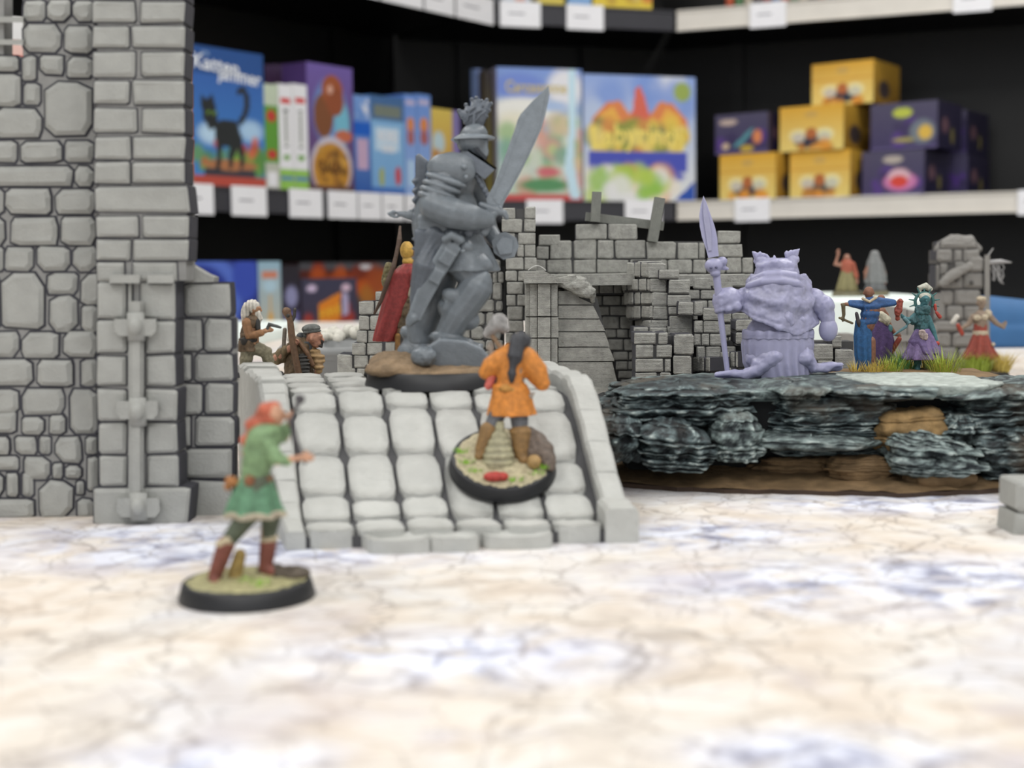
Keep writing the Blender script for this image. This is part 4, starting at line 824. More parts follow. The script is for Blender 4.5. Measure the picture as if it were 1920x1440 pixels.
# earth skin: sloping ground rising to the rocks
vs = []; nf = n // 2; NY = 16; NX = nf
for j in range(NY + 1):
    for i in range(nf):
        f = bp_[i]; b = bp_[n - 1 - i]; v = j / NY; p = f * (1 - v) + b * v
        h = 1.2 + 3.5 * min(1, v * 5) + 14 * max(0, min(1, (v - .22) * 2.6)) + 1.2 * noise.noise(Vector((p.x * .15, p.y * .15, 0)))
        h *= 1 if 0 < i < nf - 1 else .4
        vs.append(Vector((p.x, p.y, max(1.2, h))) - ko)
g = G(); g.add(vs, [(j * nf + i, j * nf + i + 1, (j + 1) * nf + i + 1, (j + 1) * nf + i) for j in range(NY) for i in range(nf - 1)]); obj('earth', g, m_earth, rk, True)
def rock(x0, y0, x1, y1, Y, depth, seed, m=m_sl, name='slate_rock', tilt=0.0, point=.3, layer=1.0, rough=1.0, sq=3.6, over=0.0, amp=1.0):
    """stack of slate layers filling a px box at depth Y (front face)"""
    rr = random.Random(seed); Yc = Y + depth / 2
    a, b = at(x0, y1, Y), at(x1, y0, Y); w = (b.x - a.x) / 2; h = b.z - a.z; c = Vector(((a.x + b.x) / 2, Yc, a.z))
    nt = 110; zs = []; z = 0
    while z < h:
        th = min(4.5, .35 + rr.expovariate(1 / 1.1)) * layer; zs.append((z, min(h, z + th))); z += th
    rings = []; N = noise.noise
    for li, (za, zb) in enumerate(zs):
        off = rr.uniform(-.1, .04) * amp; ox, oy = rr.uniform(-.04, .04), rr.uniform(-.06, .04)
        nst = 1 + int((zb - za) / .8)
        for zz, kk in [(za, -.05)] + [(za + (zb - za) * (.15 + .8 * q_ / nst), .012 * (q_ % 2)) for q_ in range(nst + 1)]:
            t = zz / h; pr = (1 - .55 * point * abs(t - .45 - over) ** 2 * 3 - .25 * max(0, t - .86) * 4 * (name == 'slate_rock'))
            ring = []
            for k in range(nt):
                th = 2 * math.pi * k / nt; cc, s_ = math.cos(th), math.sin(th)
                rad = (abs(cc) ** sq + abs(s_) ** sq) ** (-1 / sq)
                q = Vector((cc * 2.2 + seed, s_ * 2.2, zz * .12)); q2 = Vector((cc * 3.4 * max(1, w / 14), s_ * 3.4, zz * .5 + seed))
                r = rad * pr * (1 + off + kk + .2 * amp * N(q) + .11 * rough * N(q2) + .05 * rough * abs(N(q2 * 2.7)) + .02 * rough * N(q2 * 6.1))
                x = c.x + (r * cc + ox) * w; y = c.y + (r * s_ + oy) * depth / 2
                zj = .5 * rough * N(Vector((x * .35, y * .35, li * .7 + seed)))
                ring.append(Vector((x, y, c.z + zz + zj + tilt * (x - c.x) * (0.3 + .7 * t))) - ko)
            rings.append(ring)
    top = rings[-1]; cen = sum(top, Vector()) / nt
    for k in (.85, .6, .3, .05): rings.append([cen + (p - cen) * k + Vector((0, 0, .35 + .5 * N(p * .4 + Vector((k * 3, 0, 0)))) ) for p in top])
    g = G(); g.loft(rings); return obj(name, g, m, rk, True)
g = G()
cpt = [(1150, 790), (1190, 735), (1420, 735), (1500, 745), (1750, 730), (1790, 745), (2020, 730), (2020, 890), (1180, 880)]
P = [at(x, y, 378) - ko for x, y in cpt]; g.prism(P, [Vector((p.x * 1.05, p.y + 60, min(p.z, 20))) for p in P]); obj('rock_core', g, m_dark, rk, recalc=True)
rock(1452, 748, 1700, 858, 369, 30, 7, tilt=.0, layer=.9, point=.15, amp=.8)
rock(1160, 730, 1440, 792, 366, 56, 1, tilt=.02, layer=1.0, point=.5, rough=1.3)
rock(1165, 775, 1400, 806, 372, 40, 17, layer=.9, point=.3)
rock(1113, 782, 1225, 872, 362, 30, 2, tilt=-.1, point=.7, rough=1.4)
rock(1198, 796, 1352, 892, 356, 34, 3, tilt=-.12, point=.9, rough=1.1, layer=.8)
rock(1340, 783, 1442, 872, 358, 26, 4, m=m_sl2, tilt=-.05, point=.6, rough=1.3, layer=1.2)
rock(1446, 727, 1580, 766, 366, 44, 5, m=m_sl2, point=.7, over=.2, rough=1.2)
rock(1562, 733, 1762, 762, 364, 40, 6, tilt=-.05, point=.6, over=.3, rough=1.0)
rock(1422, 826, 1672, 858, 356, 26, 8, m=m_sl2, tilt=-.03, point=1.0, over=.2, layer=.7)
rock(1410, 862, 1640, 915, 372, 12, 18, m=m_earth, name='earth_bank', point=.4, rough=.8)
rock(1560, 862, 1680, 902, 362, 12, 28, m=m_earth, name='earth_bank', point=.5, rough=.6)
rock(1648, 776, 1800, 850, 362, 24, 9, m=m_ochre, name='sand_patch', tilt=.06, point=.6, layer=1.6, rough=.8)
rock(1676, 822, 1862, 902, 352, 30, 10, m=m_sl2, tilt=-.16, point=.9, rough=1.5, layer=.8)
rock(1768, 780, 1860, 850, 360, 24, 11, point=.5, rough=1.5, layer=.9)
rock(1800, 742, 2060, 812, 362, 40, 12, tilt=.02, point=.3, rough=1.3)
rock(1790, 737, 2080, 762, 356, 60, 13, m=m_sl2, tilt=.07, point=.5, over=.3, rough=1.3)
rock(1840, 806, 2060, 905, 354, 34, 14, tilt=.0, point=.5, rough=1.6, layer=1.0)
rock(1700, 880, 1840, 922, 356, 10, 15, m=m_earth, name='earth_bank', point=.6, rough=.8)
# thin top plates the figures stand on
def plate(pts, z, th, seed, m=m_top, name='top_plate'):
    P = []
    rr = random.Random(seed)
    for i in range(len(pts)):
        a, b = Vector(pts[i]), Vector(pts[(i + 1) % len(pts)])
        for k in range(8):
            p = a + (b - a) * k / 8; P.append(Vector((p.x + rr.uniform(-.7, .7), p.y + rr.uniform(-.7, .7), z)))
    c = sum(P, Vector()) / len(P); g = G(); rings = []
    for k, dz in ((.93, -th), (.98, -th * .6), (.97, -th * .35), (1, -th * .1), (.985, 0), (.8, .25), (.5, .15), (.2, .3), (.02, .25)):
        rings.append([c + (p - c) * k * (1 + .012 * noise.noise(p * .5 + Vector((0, 0, dz * 3)))) + Vector((0, 0, dz + .45 * noise.noise(p * .25 * k + Vector((seed, 0, 0))))) - ko for p in P])
    g.loft(rings); obj(name, g, m, rk, True)
plate([(36, 385), (58, 372), (82, 376), (94, 384), (100, 420), (60, 440), (36, 425)], 25.6, 3, 1, m_sl2)
plate([(88, 372), (112, 364), (124, 392), (112, 425), (84, 425), (78, 396)], 26.4, 3, 2, m_sl2)
plate([(97, 392), (100, 376), (124, 366), (134, 376), (130, 414), (96, 412)], 27.0, 3.6, 3)
plate([(92, 404), (150, 404), (152, 456), (96, 458)], 25.0, 3, 7, m_earth, 'earth_top')
plate([(122, 376), (140, 380), (150, 384), (156, 408), (124, 410)], 24.0, 3, 4, m_earth, 'earth_top')
plate([(140, 380), (150, 368), (168, 366), (170, 402), (150, 402)], 26.0, 3, 5)
plate([(50, 400), (94, 400), (96, 446), (50, 446)], 23.5, 3, 8, m_earth, 'earth_top')

# ------------------------------------------------------------------ paints
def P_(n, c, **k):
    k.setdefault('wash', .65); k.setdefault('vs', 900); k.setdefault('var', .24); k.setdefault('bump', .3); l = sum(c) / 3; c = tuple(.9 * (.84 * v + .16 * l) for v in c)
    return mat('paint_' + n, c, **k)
m_base = mat('black_base_rim', (30, 31, 34), .45, .05, 200)
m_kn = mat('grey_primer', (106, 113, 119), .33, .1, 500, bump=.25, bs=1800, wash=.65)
m_knd = mat('dark_primer', (84, 90, 98), .38, .1, 500, bump=.3, bs=1500, wash=.65)
m_resin = mat('lilac_resin', (152, 152, 180), .38, .04, 500, bump=.06, bs=3000, wash=.22, sss=.25)

# ---- the statue: hunched armoured giant in grey primer
kn = Fig('giant_statue', 'tall grey primed hunched knight miniature with raised broad sword on a black base', 'figurine', 826, 731, 364, z=29)
B = kn.disc('base_rim', m_base, 20, 4.4)
m_dirt = mat('trampled_earth', (128, 108, 84), .8, .3, 350, bump=.9, bs=1200)
g = G(); g.ell((0, 0, 4.2), (18.6, 18.6, 2.0), 0, 32, 10); g.ell((-12, -1, 5.8), (7, 13, 3.6)); g.ell((-10, -8, 5), (9, 8, 2.6)); blob('earth_mound', g, m_dirt, kn.root, .45, 2, rough_fn(.5, .35))
g = G(); g.ell((-3.5, -12, 8.6), (3.4, 3, 2.6)); blob('pebble', g, m_kn, kn.root, .4, 1, rough_fn(.25, .6))
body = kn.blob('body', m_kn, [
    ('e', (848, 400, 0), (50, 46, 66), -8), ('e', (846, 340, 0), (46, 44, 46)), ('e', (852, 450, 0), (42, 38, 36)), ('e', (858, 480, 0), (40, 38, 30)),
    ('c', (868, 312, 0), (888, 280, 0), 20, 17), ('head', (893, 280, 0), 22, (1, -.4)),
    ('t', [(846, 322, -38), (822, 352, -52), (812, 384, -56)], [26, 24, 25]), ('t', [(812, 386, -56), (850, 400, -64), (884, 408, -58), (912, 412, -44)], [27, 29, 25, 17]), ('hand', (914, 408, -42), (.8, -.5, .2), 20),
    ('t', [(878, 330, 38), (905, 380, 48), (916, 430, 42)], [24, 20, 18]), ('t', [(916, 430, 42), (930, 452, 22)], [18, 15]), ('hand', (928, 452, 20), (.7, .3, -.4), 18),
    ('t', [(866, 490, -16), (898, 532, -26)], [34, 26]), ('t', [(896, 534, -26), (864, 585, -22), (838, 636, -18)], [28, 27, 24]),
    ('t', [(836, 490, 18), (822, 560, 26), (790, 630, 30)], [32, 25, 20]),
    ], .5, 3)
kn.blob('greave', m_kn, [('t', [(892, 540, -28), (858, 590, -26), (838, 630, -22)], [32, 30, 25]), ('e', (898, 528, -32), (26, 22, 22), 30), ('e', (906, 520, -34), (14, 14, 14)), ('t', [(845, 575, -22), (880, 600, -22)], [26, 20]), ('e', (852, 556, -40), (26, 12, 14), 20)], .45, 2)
kn.blob('greave', m_kn, [('t', [(818, 560, 28), (792, 622, 28)], [28, 24]), ('e', (824, 545, 26), (24, 20, 18)), ('t', [(778, 600, 20), (786, 640, 20)], [18, 24])], .45, 2)
kn.blob('boot', m_kn, [('p', [(798, 694), (914, 694), (922, 674), (904, 652), (872, 638), (826, 634), (800, 650)], -62, 0), ('e', (836, 630, -24), (32, 28, 13)), ('e', (850, 640, -26), (38, 30, 9)), ('e', (868, 648, -28), (40, 30, 8))], .5, 3)
kn.blob('boot', m_kn, [('t', [(778, 652, 26), (800, 672, 0)], [27, 22]), ('e', (774, 664, 24), (32, 30, 28)), ('t', [(762, 622, 24), (800, 634, 18)], [13, 13])], .5, 3)
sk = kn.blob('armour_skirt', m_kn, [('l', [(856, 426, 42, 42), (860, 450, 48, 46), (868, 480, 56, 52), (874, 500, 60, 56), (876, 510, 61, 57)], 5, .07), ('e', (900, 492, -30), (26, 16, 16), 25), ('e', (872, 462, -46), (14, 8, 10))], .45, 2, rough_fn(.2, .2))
kn.blob('tabard', m_knd, [('t', [(812, 440, -34), (800, 500, -46), (786, 560, -40)], [22, 26, 18]), ('p', [(778, 430), (850, 440), (848, 470), (820, 530), (796, 590), (768, 578), (776, 520)], -52, -40), ('p', [(776, 400), (800, 400), (806, 510), (786, 560), (778, 500)], -30, 20)], .45, 2, folds(.9, .25, 0))
kn.blob('scabbard', m_kn, [('p', [(834, 448), (866, 466), (832, 520), (806, 566), (788, 604), (764, 592), (782, 540), (806, 494)], -62, -52), ('p', [(836, 466), (856, 478), (842, 500), (822, 488)], -66, -60), ('p', [(816, 502), (834, 512), (822, 534), (804, 524)], -66, -60), ('t', [(864, 450, -60), (846, 440, -62), (834, 448, -62)], [8, 9, 7]), ('c', (776, 596, -56), (768, 606, -54), 10, 8)], .4, 1)
ps = kn.blob('pauldron', m_kn, [('e', (846, 318, -46), (46, 22, 30), 10), ('e', (856, 306, -30), (38, 30, 20), 10)], .45, 2)
for i, (x, y, r) in enumerate([(836, 338, 40), (828, 350, 38), (821, 361, 36), (815, 371, 34)]):
    kn.blob('arm_lame', m_kn, [('e', (x, y, -50), (r, 27, 10), 18)], .4, 1, parent=ps)
kn.blob('pauldron', m_kn, [('e', (872, 318, 36), (38, 24, 28), 10)], .45, 2)
kn.solid('rivet', m_kn, [('e', (870, 313, -66), (5, 4, 5)), ('e', (874, 332, -66), (4, 4, 4)), ('e', (868, 471, -68), (4, 3, 4))], True)
# helmet: brim, tall crown, fan crest, visor and bevor plate
hl = kn.blob('helmet', m_kn, [('l', [(888, 258, 27, 27), (889, 246, 25, 25), (890, 238, 19, 19), (890, 232, 11, 11)]), ('e', (886, 266, 0), (30, 30, 24)), ('p', [(884, 262), (914, 262), (916, 290), (908, 300), (892, 286)], -20, 20)], .4, 2)
kn.solid('brim', m_kn, [('l', [(862, 266, 6, 6), (888, 262, 41, 36), (890, 258, 40, 35), (884, 250, 20, 20)]), ('p', [(845, 262), (862, 254), (870, 266), (858, 270)], -14, 14)], False, parent=hl)
kn.solid('crest', m_knd, [('p', [(882, 244), (874, 236), (860, 216), (858, 206), (871, 206), (873, 196), (882, 200), (884, 188), (898, 184), (904, 190), (911, 187), (922, 194), (918, 206), (914, 216), (906, 236), (900, 244)], -9, 9)] + [('e', (x, y, 0), (4, 11, 4)) for x, y in ((861, 208), (866, 219), (872, 229), (874, 197), (885, 187), (893, 184), (903, 190), (913, 188), (921, 195), (917, 207), (912, 218))] + [('t', [(876, 226, -10), (880, 208, -11), (890, 200, -11)], 2.2), ('t', [(890, 228, -10), (900, 216, -11), (910, 208, -10)], 2.2), ('t', [(888, 238, -11), (889, 212, -11)], 3), ('t', [(880, 216, -11), (902, 206, -11)], 2), ('e', (876, 208, -10), (3, 3, 3)), ('e', (906, 198, -10), (3, 3, 3)), ('c', (884, 242, -6), (902, 242, -6), 8, 8)], True, parent=hl)
kn.solid('bevor_plate', m_knd, [('p', [(879, 280), (931, 315), (909, 336), (886, 318), (867, 293)], -40, -34), ('p', [(879, 280), (931, 315), (928, 318), (876, 283)], -40, 30)], parent=hl)
kn.solid('visor_slit', mat('visor_dark', (46, 50, 56), .5, 0), [('p', [(890, 270), (914, 296), (910, 300), (886, 276)], -24, -21)], parent=hl)
kn.solid('sword_blade', m_kn, [('p', [(912, 372), (926, 346), (944, 300), (958, 262), (966, 240), (970, 226), (976, 214), (1000, 188), (1028, 161), (1030, 176), (1028, 190), (1022, 218), (1016, 240), (1006, 262), (992, 292), (976, 324), (958, 356), (944, 382), (938, 400), (918, 400)], -38, -34), ('p', [(924, 372), (944, 330), (966, 270), (984, 222), (1024, 172), (1012, 236), (984, 300), (956, 352), (936, 384)], -39.5, -32.5)])
kn.blob('sword_hilt', m_kn, [('c', (930, 392, -38), (912, 430, -38), 7, 7), ('t', [(902, 384, -36), (928, 394, -38), (946, 400, -36), (950, 408, -36)], [6, 8, 7, 5]), ('e', (908, 434, -38), (9, 9, 9))], .4, 1)
kn.solid('mace_head', m_kn, [('p', [(922, 452), (934, 438), (948, 434), (968, 446), (973, 462), (964, 482), (944, 487), (926, 474)], 4, 34), ('p', [(930, 460), (942, 444), (962, 448), (960, 474), (938, 478)], -4, 42)])
kn.blob('back_board', m_knd, [('p', [(779, 292), (786, 287), (803, 302), (800, 330), (803, 440), (800, 520), (786, 500), (778, 380)], -18, 30)] + [('c', (776, 340 + i * 18, -20), (776, 340 + i * 18, 30), 4, 4) for i in range(9)], .45, 1)
kn.blob('backpack', m_kn, [('e', (806, 420, -14), (34, 34, 58)), ('e', (820, 360, -20), (26, 30, 30))] + [('c', (786, 408 + 10 * i, -44), (842, 410 + 10 * i, -44), 4, 4) for i in range(6)], .45, 1)
kn.blob('pistol', m_kn, [('t', [(728, 400, 0), (736, 396, 0), (746, 398, 0), (752, 404, 0), (744, 408, 0), (733, 405, 0), (728, 400, 0)], 3), ('t', [(750, 400, 0), (765, 404, 0), (780, 404, 0), (800, 402, 0)], [5, 8, 10, 6]), ('c', (770, 398, 0), (776, 416, 0), 6, 4)], .4, 1)
kn.blob('belt', m_knd, [('l', [(854, 426, 47, 47), (854, 440, 50, 50)]), ('e', (846, 440, -50), (14, 10, 12)), ('e', (878, 436, -44), (10, 10, 10))], .4, 1)
kn.blob('collar_chain', m_knd, [('e', (894 + i * 5, 330 + i * 9, -30), (6, 6, 6)) for i in range(6)], .4, 1)

# ---- generic small person
def limbs(hipL, kneeL, ankL, toeL, hipR, kneeR, ankR, toeR, r=1.0):
    return [('t', [hipL, kneeL, ankL], [9 * r, 7 * r, 4.6 * r]), ('t', [ankL, toeL], [5 * r, 3.6 * r]), ('t', [hipR, kneeR, ankR], [9 * r, 7 * r, 4.6 * r]), ('t', [ankR, toeR], [5 * r, 3.6 * r])]
def arm(sh, el, wr, hd, r=1.0, hs=8): return [('t', [sh, el, wr], [6.4 * r, 5 * r, 3.4 * r]), ('hand', wr, hd, hs)]
skin = P_('skin', (206, 150, 116)); m_hairw = P_('white_hair', (224, 218, 204)); 

# ---- green archer, front left
ga = Fig('archer_figurine', 'red-haired archer miniature in green tunic standing on the mat at front left', 'figurine', 464, 1126, 251, z=0)
ga.disc('base_rim', m_base, 12.5, 3.3)
g = G(); g.ell((0, 0, 3.1), (11.5, 11.5, .9), 0, 32, 8); blob('base_ground', g, P_('sand_green', (178, 172, 120), wash=.2), ga.root, .3, 2, rough_fn(.35, .5))
g = G(); g.ell((8, 1.5, 4), (3.6, 3, 1.4)); g.ell((4, 4, 4), (3, 2.4, 1.3)); blob('stone', g, P_('brown_rock', (96, 84, 70)), ga.root, .3, 1, rough_fn(.3, .6))
def tufts(root, pts, m, h=1.5, n=26, sp=1.6, seed=0, name='grass_tuft', w=.16):
    rr = random.Random(seed)
    for (x, y, z) in pts:
        g = G()
        for k in range(n):
            a = rr.uniform(0, 6.28); r = sp * math.sqrt(rr.random()); b = Vector((x + r * math.cos(a), y + r * math.sin(a), z)); l = h * rr.uniform(.6, 1.15)
            d = Vector((math.cos(a) * r / sp * .55 + rr.uniform(-.15, .15), math.sin(a) * r / sp * .55 + rr.uniform(-.15, .15), 1)).normalized() * l
            sd = Vector((-math.sin(a), math.cos(a), 0)) * w; 
            g.add([b - sd, b + sd, b + d * .6 + sd * .6, b + d * .6 - sd * .6, b + d + Vector((math.cos(a), math.sin(a), 0)) * l * .12, b - Vector((sd.y, -sd.x, 0))], [(0, 1, 2, 3), (3, 2, 4), (0, 5, 1)])
        obj(name, g, m, root, kind='stuff')
m_gr = mat('bright_tuft', (140, 190, 62), .6, .3, 1500)
tufts(ga.root, [(3.5, -6, 3.4), (1, -4, 3.4)], m_gr, 1.2, 40, 1.8, 1)
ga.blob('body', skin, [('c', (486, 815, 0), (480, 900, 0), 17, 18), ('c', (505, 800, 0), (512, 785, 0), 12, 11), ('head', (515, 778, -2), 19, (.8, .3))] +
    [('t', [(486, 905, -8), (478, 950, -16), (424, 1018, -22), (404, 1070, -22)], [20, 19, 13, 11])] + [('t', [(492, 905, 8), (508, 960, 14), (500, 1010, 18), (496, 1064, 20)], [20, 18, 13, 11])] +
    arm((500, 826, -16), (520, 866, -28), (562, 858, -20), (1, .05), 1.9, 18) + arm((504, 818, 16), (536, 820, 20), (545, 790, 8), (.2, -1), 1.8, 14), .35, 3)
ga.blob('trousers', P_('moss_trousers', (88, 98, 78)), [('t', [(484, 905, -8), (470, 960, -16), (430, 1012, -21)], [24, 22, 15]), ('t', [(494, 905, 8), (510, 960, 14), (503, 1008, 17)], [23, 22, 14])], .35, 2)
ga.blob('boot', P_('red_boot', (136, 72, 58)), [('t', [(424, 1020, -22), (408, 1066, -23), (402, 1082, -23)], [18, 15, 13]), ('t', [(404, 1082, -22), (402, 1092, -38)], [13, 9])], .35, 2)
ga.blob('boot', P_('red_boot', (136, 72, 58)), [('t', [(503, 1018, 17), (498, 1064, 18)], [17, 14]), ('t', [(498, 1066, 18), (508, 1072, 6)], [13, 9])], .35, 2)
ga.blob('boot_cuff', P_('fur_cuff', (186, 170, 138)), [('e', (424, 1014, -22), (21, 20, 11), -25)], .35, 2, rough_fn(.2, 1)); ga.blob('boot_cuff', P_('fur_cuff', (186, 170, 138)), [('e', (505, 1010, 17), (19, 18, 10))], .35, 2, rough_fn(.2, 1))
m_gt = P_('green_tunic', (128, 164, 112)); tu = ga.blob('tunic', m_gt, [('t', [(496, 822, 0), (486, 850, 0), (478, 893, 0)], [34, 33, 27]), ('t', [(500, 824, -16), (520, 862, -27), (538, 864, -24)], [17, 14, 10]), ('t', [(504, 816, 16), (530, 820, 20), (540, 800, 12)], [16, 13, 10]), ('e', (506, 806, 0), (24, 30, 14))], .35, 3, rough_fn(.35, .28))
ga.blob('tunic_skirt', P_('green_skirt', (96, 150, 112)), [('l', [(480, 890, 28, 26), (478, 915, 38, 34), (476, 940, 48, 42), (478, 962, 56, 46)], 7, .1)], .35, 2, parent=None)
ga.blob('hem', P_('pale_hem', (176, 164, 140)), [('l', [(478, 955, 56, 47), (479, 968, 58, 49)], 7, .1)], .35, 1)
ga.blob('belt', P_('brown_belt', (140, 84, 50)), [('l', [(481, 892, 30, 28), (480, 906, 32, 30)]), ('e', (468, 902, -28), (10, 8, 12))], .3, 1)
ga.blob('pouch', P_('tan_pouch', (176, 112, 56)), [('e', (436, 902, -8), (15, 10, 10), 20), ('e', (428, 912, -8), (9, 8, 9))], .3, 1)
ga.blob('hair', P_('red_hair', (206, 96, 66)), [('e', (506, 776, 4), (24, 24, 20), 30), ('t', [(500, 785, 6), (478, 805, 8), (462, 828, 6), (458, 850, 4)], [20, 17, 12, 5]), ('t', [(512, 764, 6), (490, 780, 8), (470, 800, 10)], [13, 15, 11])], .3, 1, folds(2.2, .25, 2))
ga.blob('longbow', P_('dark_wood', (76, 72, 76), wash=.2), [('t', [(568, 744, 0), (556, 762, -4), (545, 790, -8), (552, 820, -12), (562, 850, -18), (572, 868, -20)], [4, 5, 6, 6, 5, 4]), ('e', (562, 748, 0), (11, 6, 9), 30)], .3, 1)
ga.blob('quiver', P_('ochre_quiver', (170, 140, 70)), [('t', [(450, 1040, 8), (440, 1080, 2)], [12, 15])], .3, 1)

# ---- orange axeman on a tilted base on the ramp slope
oa = Fig('axeman_figurine', 'black-haired axeman miniature in orange tunic on a tilted round base on the ramp slope', 'figurine', 952, 884, 316)
oa.root.location = (rp(.668, 23, 1.9) + Vector((0, 0, -0.3))) * MM
so = oa.root.location / MM; oa.o = so.copy(); oa.Y = so.y; oa.s = so.y / FPX
tl = Matrix.Rotation(math.radians(29), 3, 'X') @ Matrix.Rotation(math.radians(3), 3, 'Y')
def tiltg(g): g.v = [tl @ p for p in g.v]; return g
g = G(); g.lathe((0, 0, -.6), [(11.6, 0), (12.5, .1), (12.5, .4), (11.9, 3.2), (11.6, 3.4)], 56); obj('base_rim', tiltg(g), m_base, oa.root, True)
g = G(); g.ell((0, 0, 2.7), (11.5, 11.5, .9), 0, 32, 8); blob('base_ground', tiltg(g), P_('sand_tan', (190, 178, 140), wash=.2), oa.root, .3, 2, rough_fn(.35, .5))
J2 = lambda x, y, h=3.2: tl @ Vector((x, y, h))
for i, (x, y, s) in enumerate([(-8.5, -3, 1), (-6.5, -6, 2), (2.5, -9, 3), (7.5, -6.5, 4), (9, -4, 5), (-9.6, 1, 6)]): tufts(oa.root, [J2(x, y)], m_gr, 1.3, 34, 1.9, s)
g = G(); g.tube([J2(6, 4, 4), J2(9, 0, 4), J2(10.5, -3, 3.6)], [4.2, 3.4, 1.8]); blob('rock', g, P_('brown_boulder', (112, 96, 84)), oa.root, .35, 1, rough_fn(.4, .4))
g = G(); g.ell(J2(-2, -8.5, 3.8), (2.6, 1.6, 1.2)); g.ell(J2(-.2, -8.6, 4), (1.4, 1.2, 1)); blob('red_pouch', g, P_('red_pouch', (196, 58, 48)), oa.root, .25, 1)
g = G(); g.ell(J2(7.0, -3.6, 4.6), (1.7, 1.7, 1.7)); blob('round_loaf', g, P_('tan_ball', (176, 138, 80)), oa.root, .25, 1)
oa.blob('net_bag', P_('net_cream', (172, 166, 130)), [('l', [(934, 876, 30, 20, -34), (935, 850, 28, 19, -30), (936, 822, 18, 14, -24), (937, 802, 8, 8, -20), (938, 790, 9, 9, -18)], 10, .05)], .28, 1, folds(4, .12, 2))
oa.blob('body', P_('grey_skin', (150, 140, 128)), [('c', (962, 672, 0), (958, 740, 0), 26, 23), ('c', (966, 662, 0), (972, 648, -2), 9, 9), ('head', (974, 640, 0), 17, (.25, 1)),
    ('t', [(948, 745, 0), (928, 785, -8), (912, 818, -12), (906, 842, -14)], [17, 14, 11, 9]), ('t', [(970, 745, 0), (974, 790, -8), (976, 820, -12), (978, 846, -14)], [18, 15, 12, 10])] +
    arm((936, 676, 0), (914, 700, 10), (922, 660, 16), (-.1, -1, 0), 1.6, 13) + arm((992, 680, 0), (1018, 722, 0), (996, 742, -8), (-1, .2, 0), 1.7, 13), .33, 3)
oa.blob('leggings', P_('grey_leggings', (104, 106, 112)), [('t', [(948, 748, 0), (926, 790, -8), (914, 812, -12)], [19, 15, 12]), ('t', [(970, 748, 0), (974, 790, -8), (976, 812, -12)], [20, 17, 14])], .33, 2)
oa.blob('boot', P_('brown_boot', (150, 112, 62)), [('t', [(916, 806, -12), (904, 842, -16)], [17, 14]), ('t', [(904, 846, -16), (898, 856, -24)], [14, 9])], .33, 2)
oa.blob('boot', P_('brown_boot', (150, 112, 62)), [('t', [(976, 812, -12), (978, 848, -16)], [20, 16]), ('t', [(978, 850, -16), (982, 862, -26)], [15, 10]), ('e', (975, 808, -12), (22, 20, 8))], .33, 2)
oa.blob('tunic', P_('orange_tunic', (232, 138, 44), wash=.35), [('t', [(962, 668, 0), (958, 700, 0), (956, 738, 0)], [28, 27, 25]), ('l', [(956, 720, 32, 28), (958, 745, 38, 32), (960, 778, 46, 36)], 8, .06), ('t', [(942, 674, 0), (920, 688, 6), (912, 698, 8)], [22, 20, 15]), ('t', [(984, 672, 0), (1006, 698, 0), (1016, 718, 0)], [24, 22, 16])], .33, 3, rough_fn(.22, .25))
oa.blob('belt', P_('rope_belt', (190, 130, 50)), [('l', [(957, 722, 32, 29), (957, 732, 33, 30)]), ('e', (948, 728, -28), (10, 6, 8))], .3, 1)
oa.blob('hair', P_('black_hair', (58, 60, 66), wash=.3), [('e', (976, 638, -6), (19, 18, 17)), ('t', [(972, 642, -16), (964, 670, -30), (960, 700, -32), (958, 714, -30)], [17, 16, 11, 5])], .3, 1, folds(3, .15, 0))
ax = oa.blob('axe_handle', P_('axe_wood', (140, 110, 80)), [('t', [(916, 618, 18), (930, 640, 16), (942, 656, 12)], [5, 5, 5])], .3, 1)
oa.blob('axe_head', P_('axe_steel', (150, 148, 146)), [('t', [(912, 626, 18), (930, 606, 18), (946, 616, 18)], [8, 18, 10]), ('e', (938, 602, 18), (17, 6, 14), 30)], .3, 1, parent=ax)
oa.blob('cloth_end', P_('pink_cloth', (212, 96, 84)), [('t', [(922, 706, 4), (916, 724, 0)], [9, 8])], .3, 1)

# ---- red cloaked archer behind the statue
rc = Fig('cloaked_figurine', 'yellow-hooded bowman miniature in long red cloak standing behind the statue on the ramp', 'figurine', 738, 704, 401, z=29)
rc.disc('base_rim', m_base, 8.6, 3.2); g = G(); g.ell((0, 0, 3.1), (8, 8, .9), 0, 28, 8); blob('base_ground', g, P_('pale_ground', (170, 168, 140)), rc.root, .3, 2, rough_fn(.3, .5))
rc.blob('body', P_('leather_skin', (150, 112, 78)), [('c', (756, 520, 0), (752, 580, 0), 17, 15), ('c', (760, 500, 0), (764, 490, 0), 6, 6), ('head', (765, 474, 0), 12, (1, 0)), ('t', [(754, 585, -4), (752, 620, -6), (748, 655, -6), (756, 664, -8)], [12, 10, 7, 6]), ('t', [(762, 585, 6), (766, 620, 8), (764, 655, 8), (772, 662, 6)], [12, 10, 7, 6])] + arm((764, 520, -8), (770, 540, -10), (782, 532, -6), (1, 0), 1.3, 9) + arm((752, 520, 10), (745, 560, 10), (770, 590, 4), (1, 0), 1.2, 9), .28, 3)
rc.blob('jerkin', P_('leather', (112, 92, 66)), [('t', [(760, 515, 0), (758, 550, 0), (756, 590, 0)], [20, 18, 19]), ('l', [(758, 580, 18, 18), (758, 615, 21, 19)], 6, .12)], .28, 2, rough_fn(.5, .5))
rc.blob('boots', P_('grey_boot', (84, 80, 76)), [('c', (752, 628, -6), (748, 658, -6), 11, 9), ('c', (766, 628, 8), (766, 656, 8), 10, 9), ('c', (750, 660, -6), (762, 664, -10), 8, 6)], .28, 2)
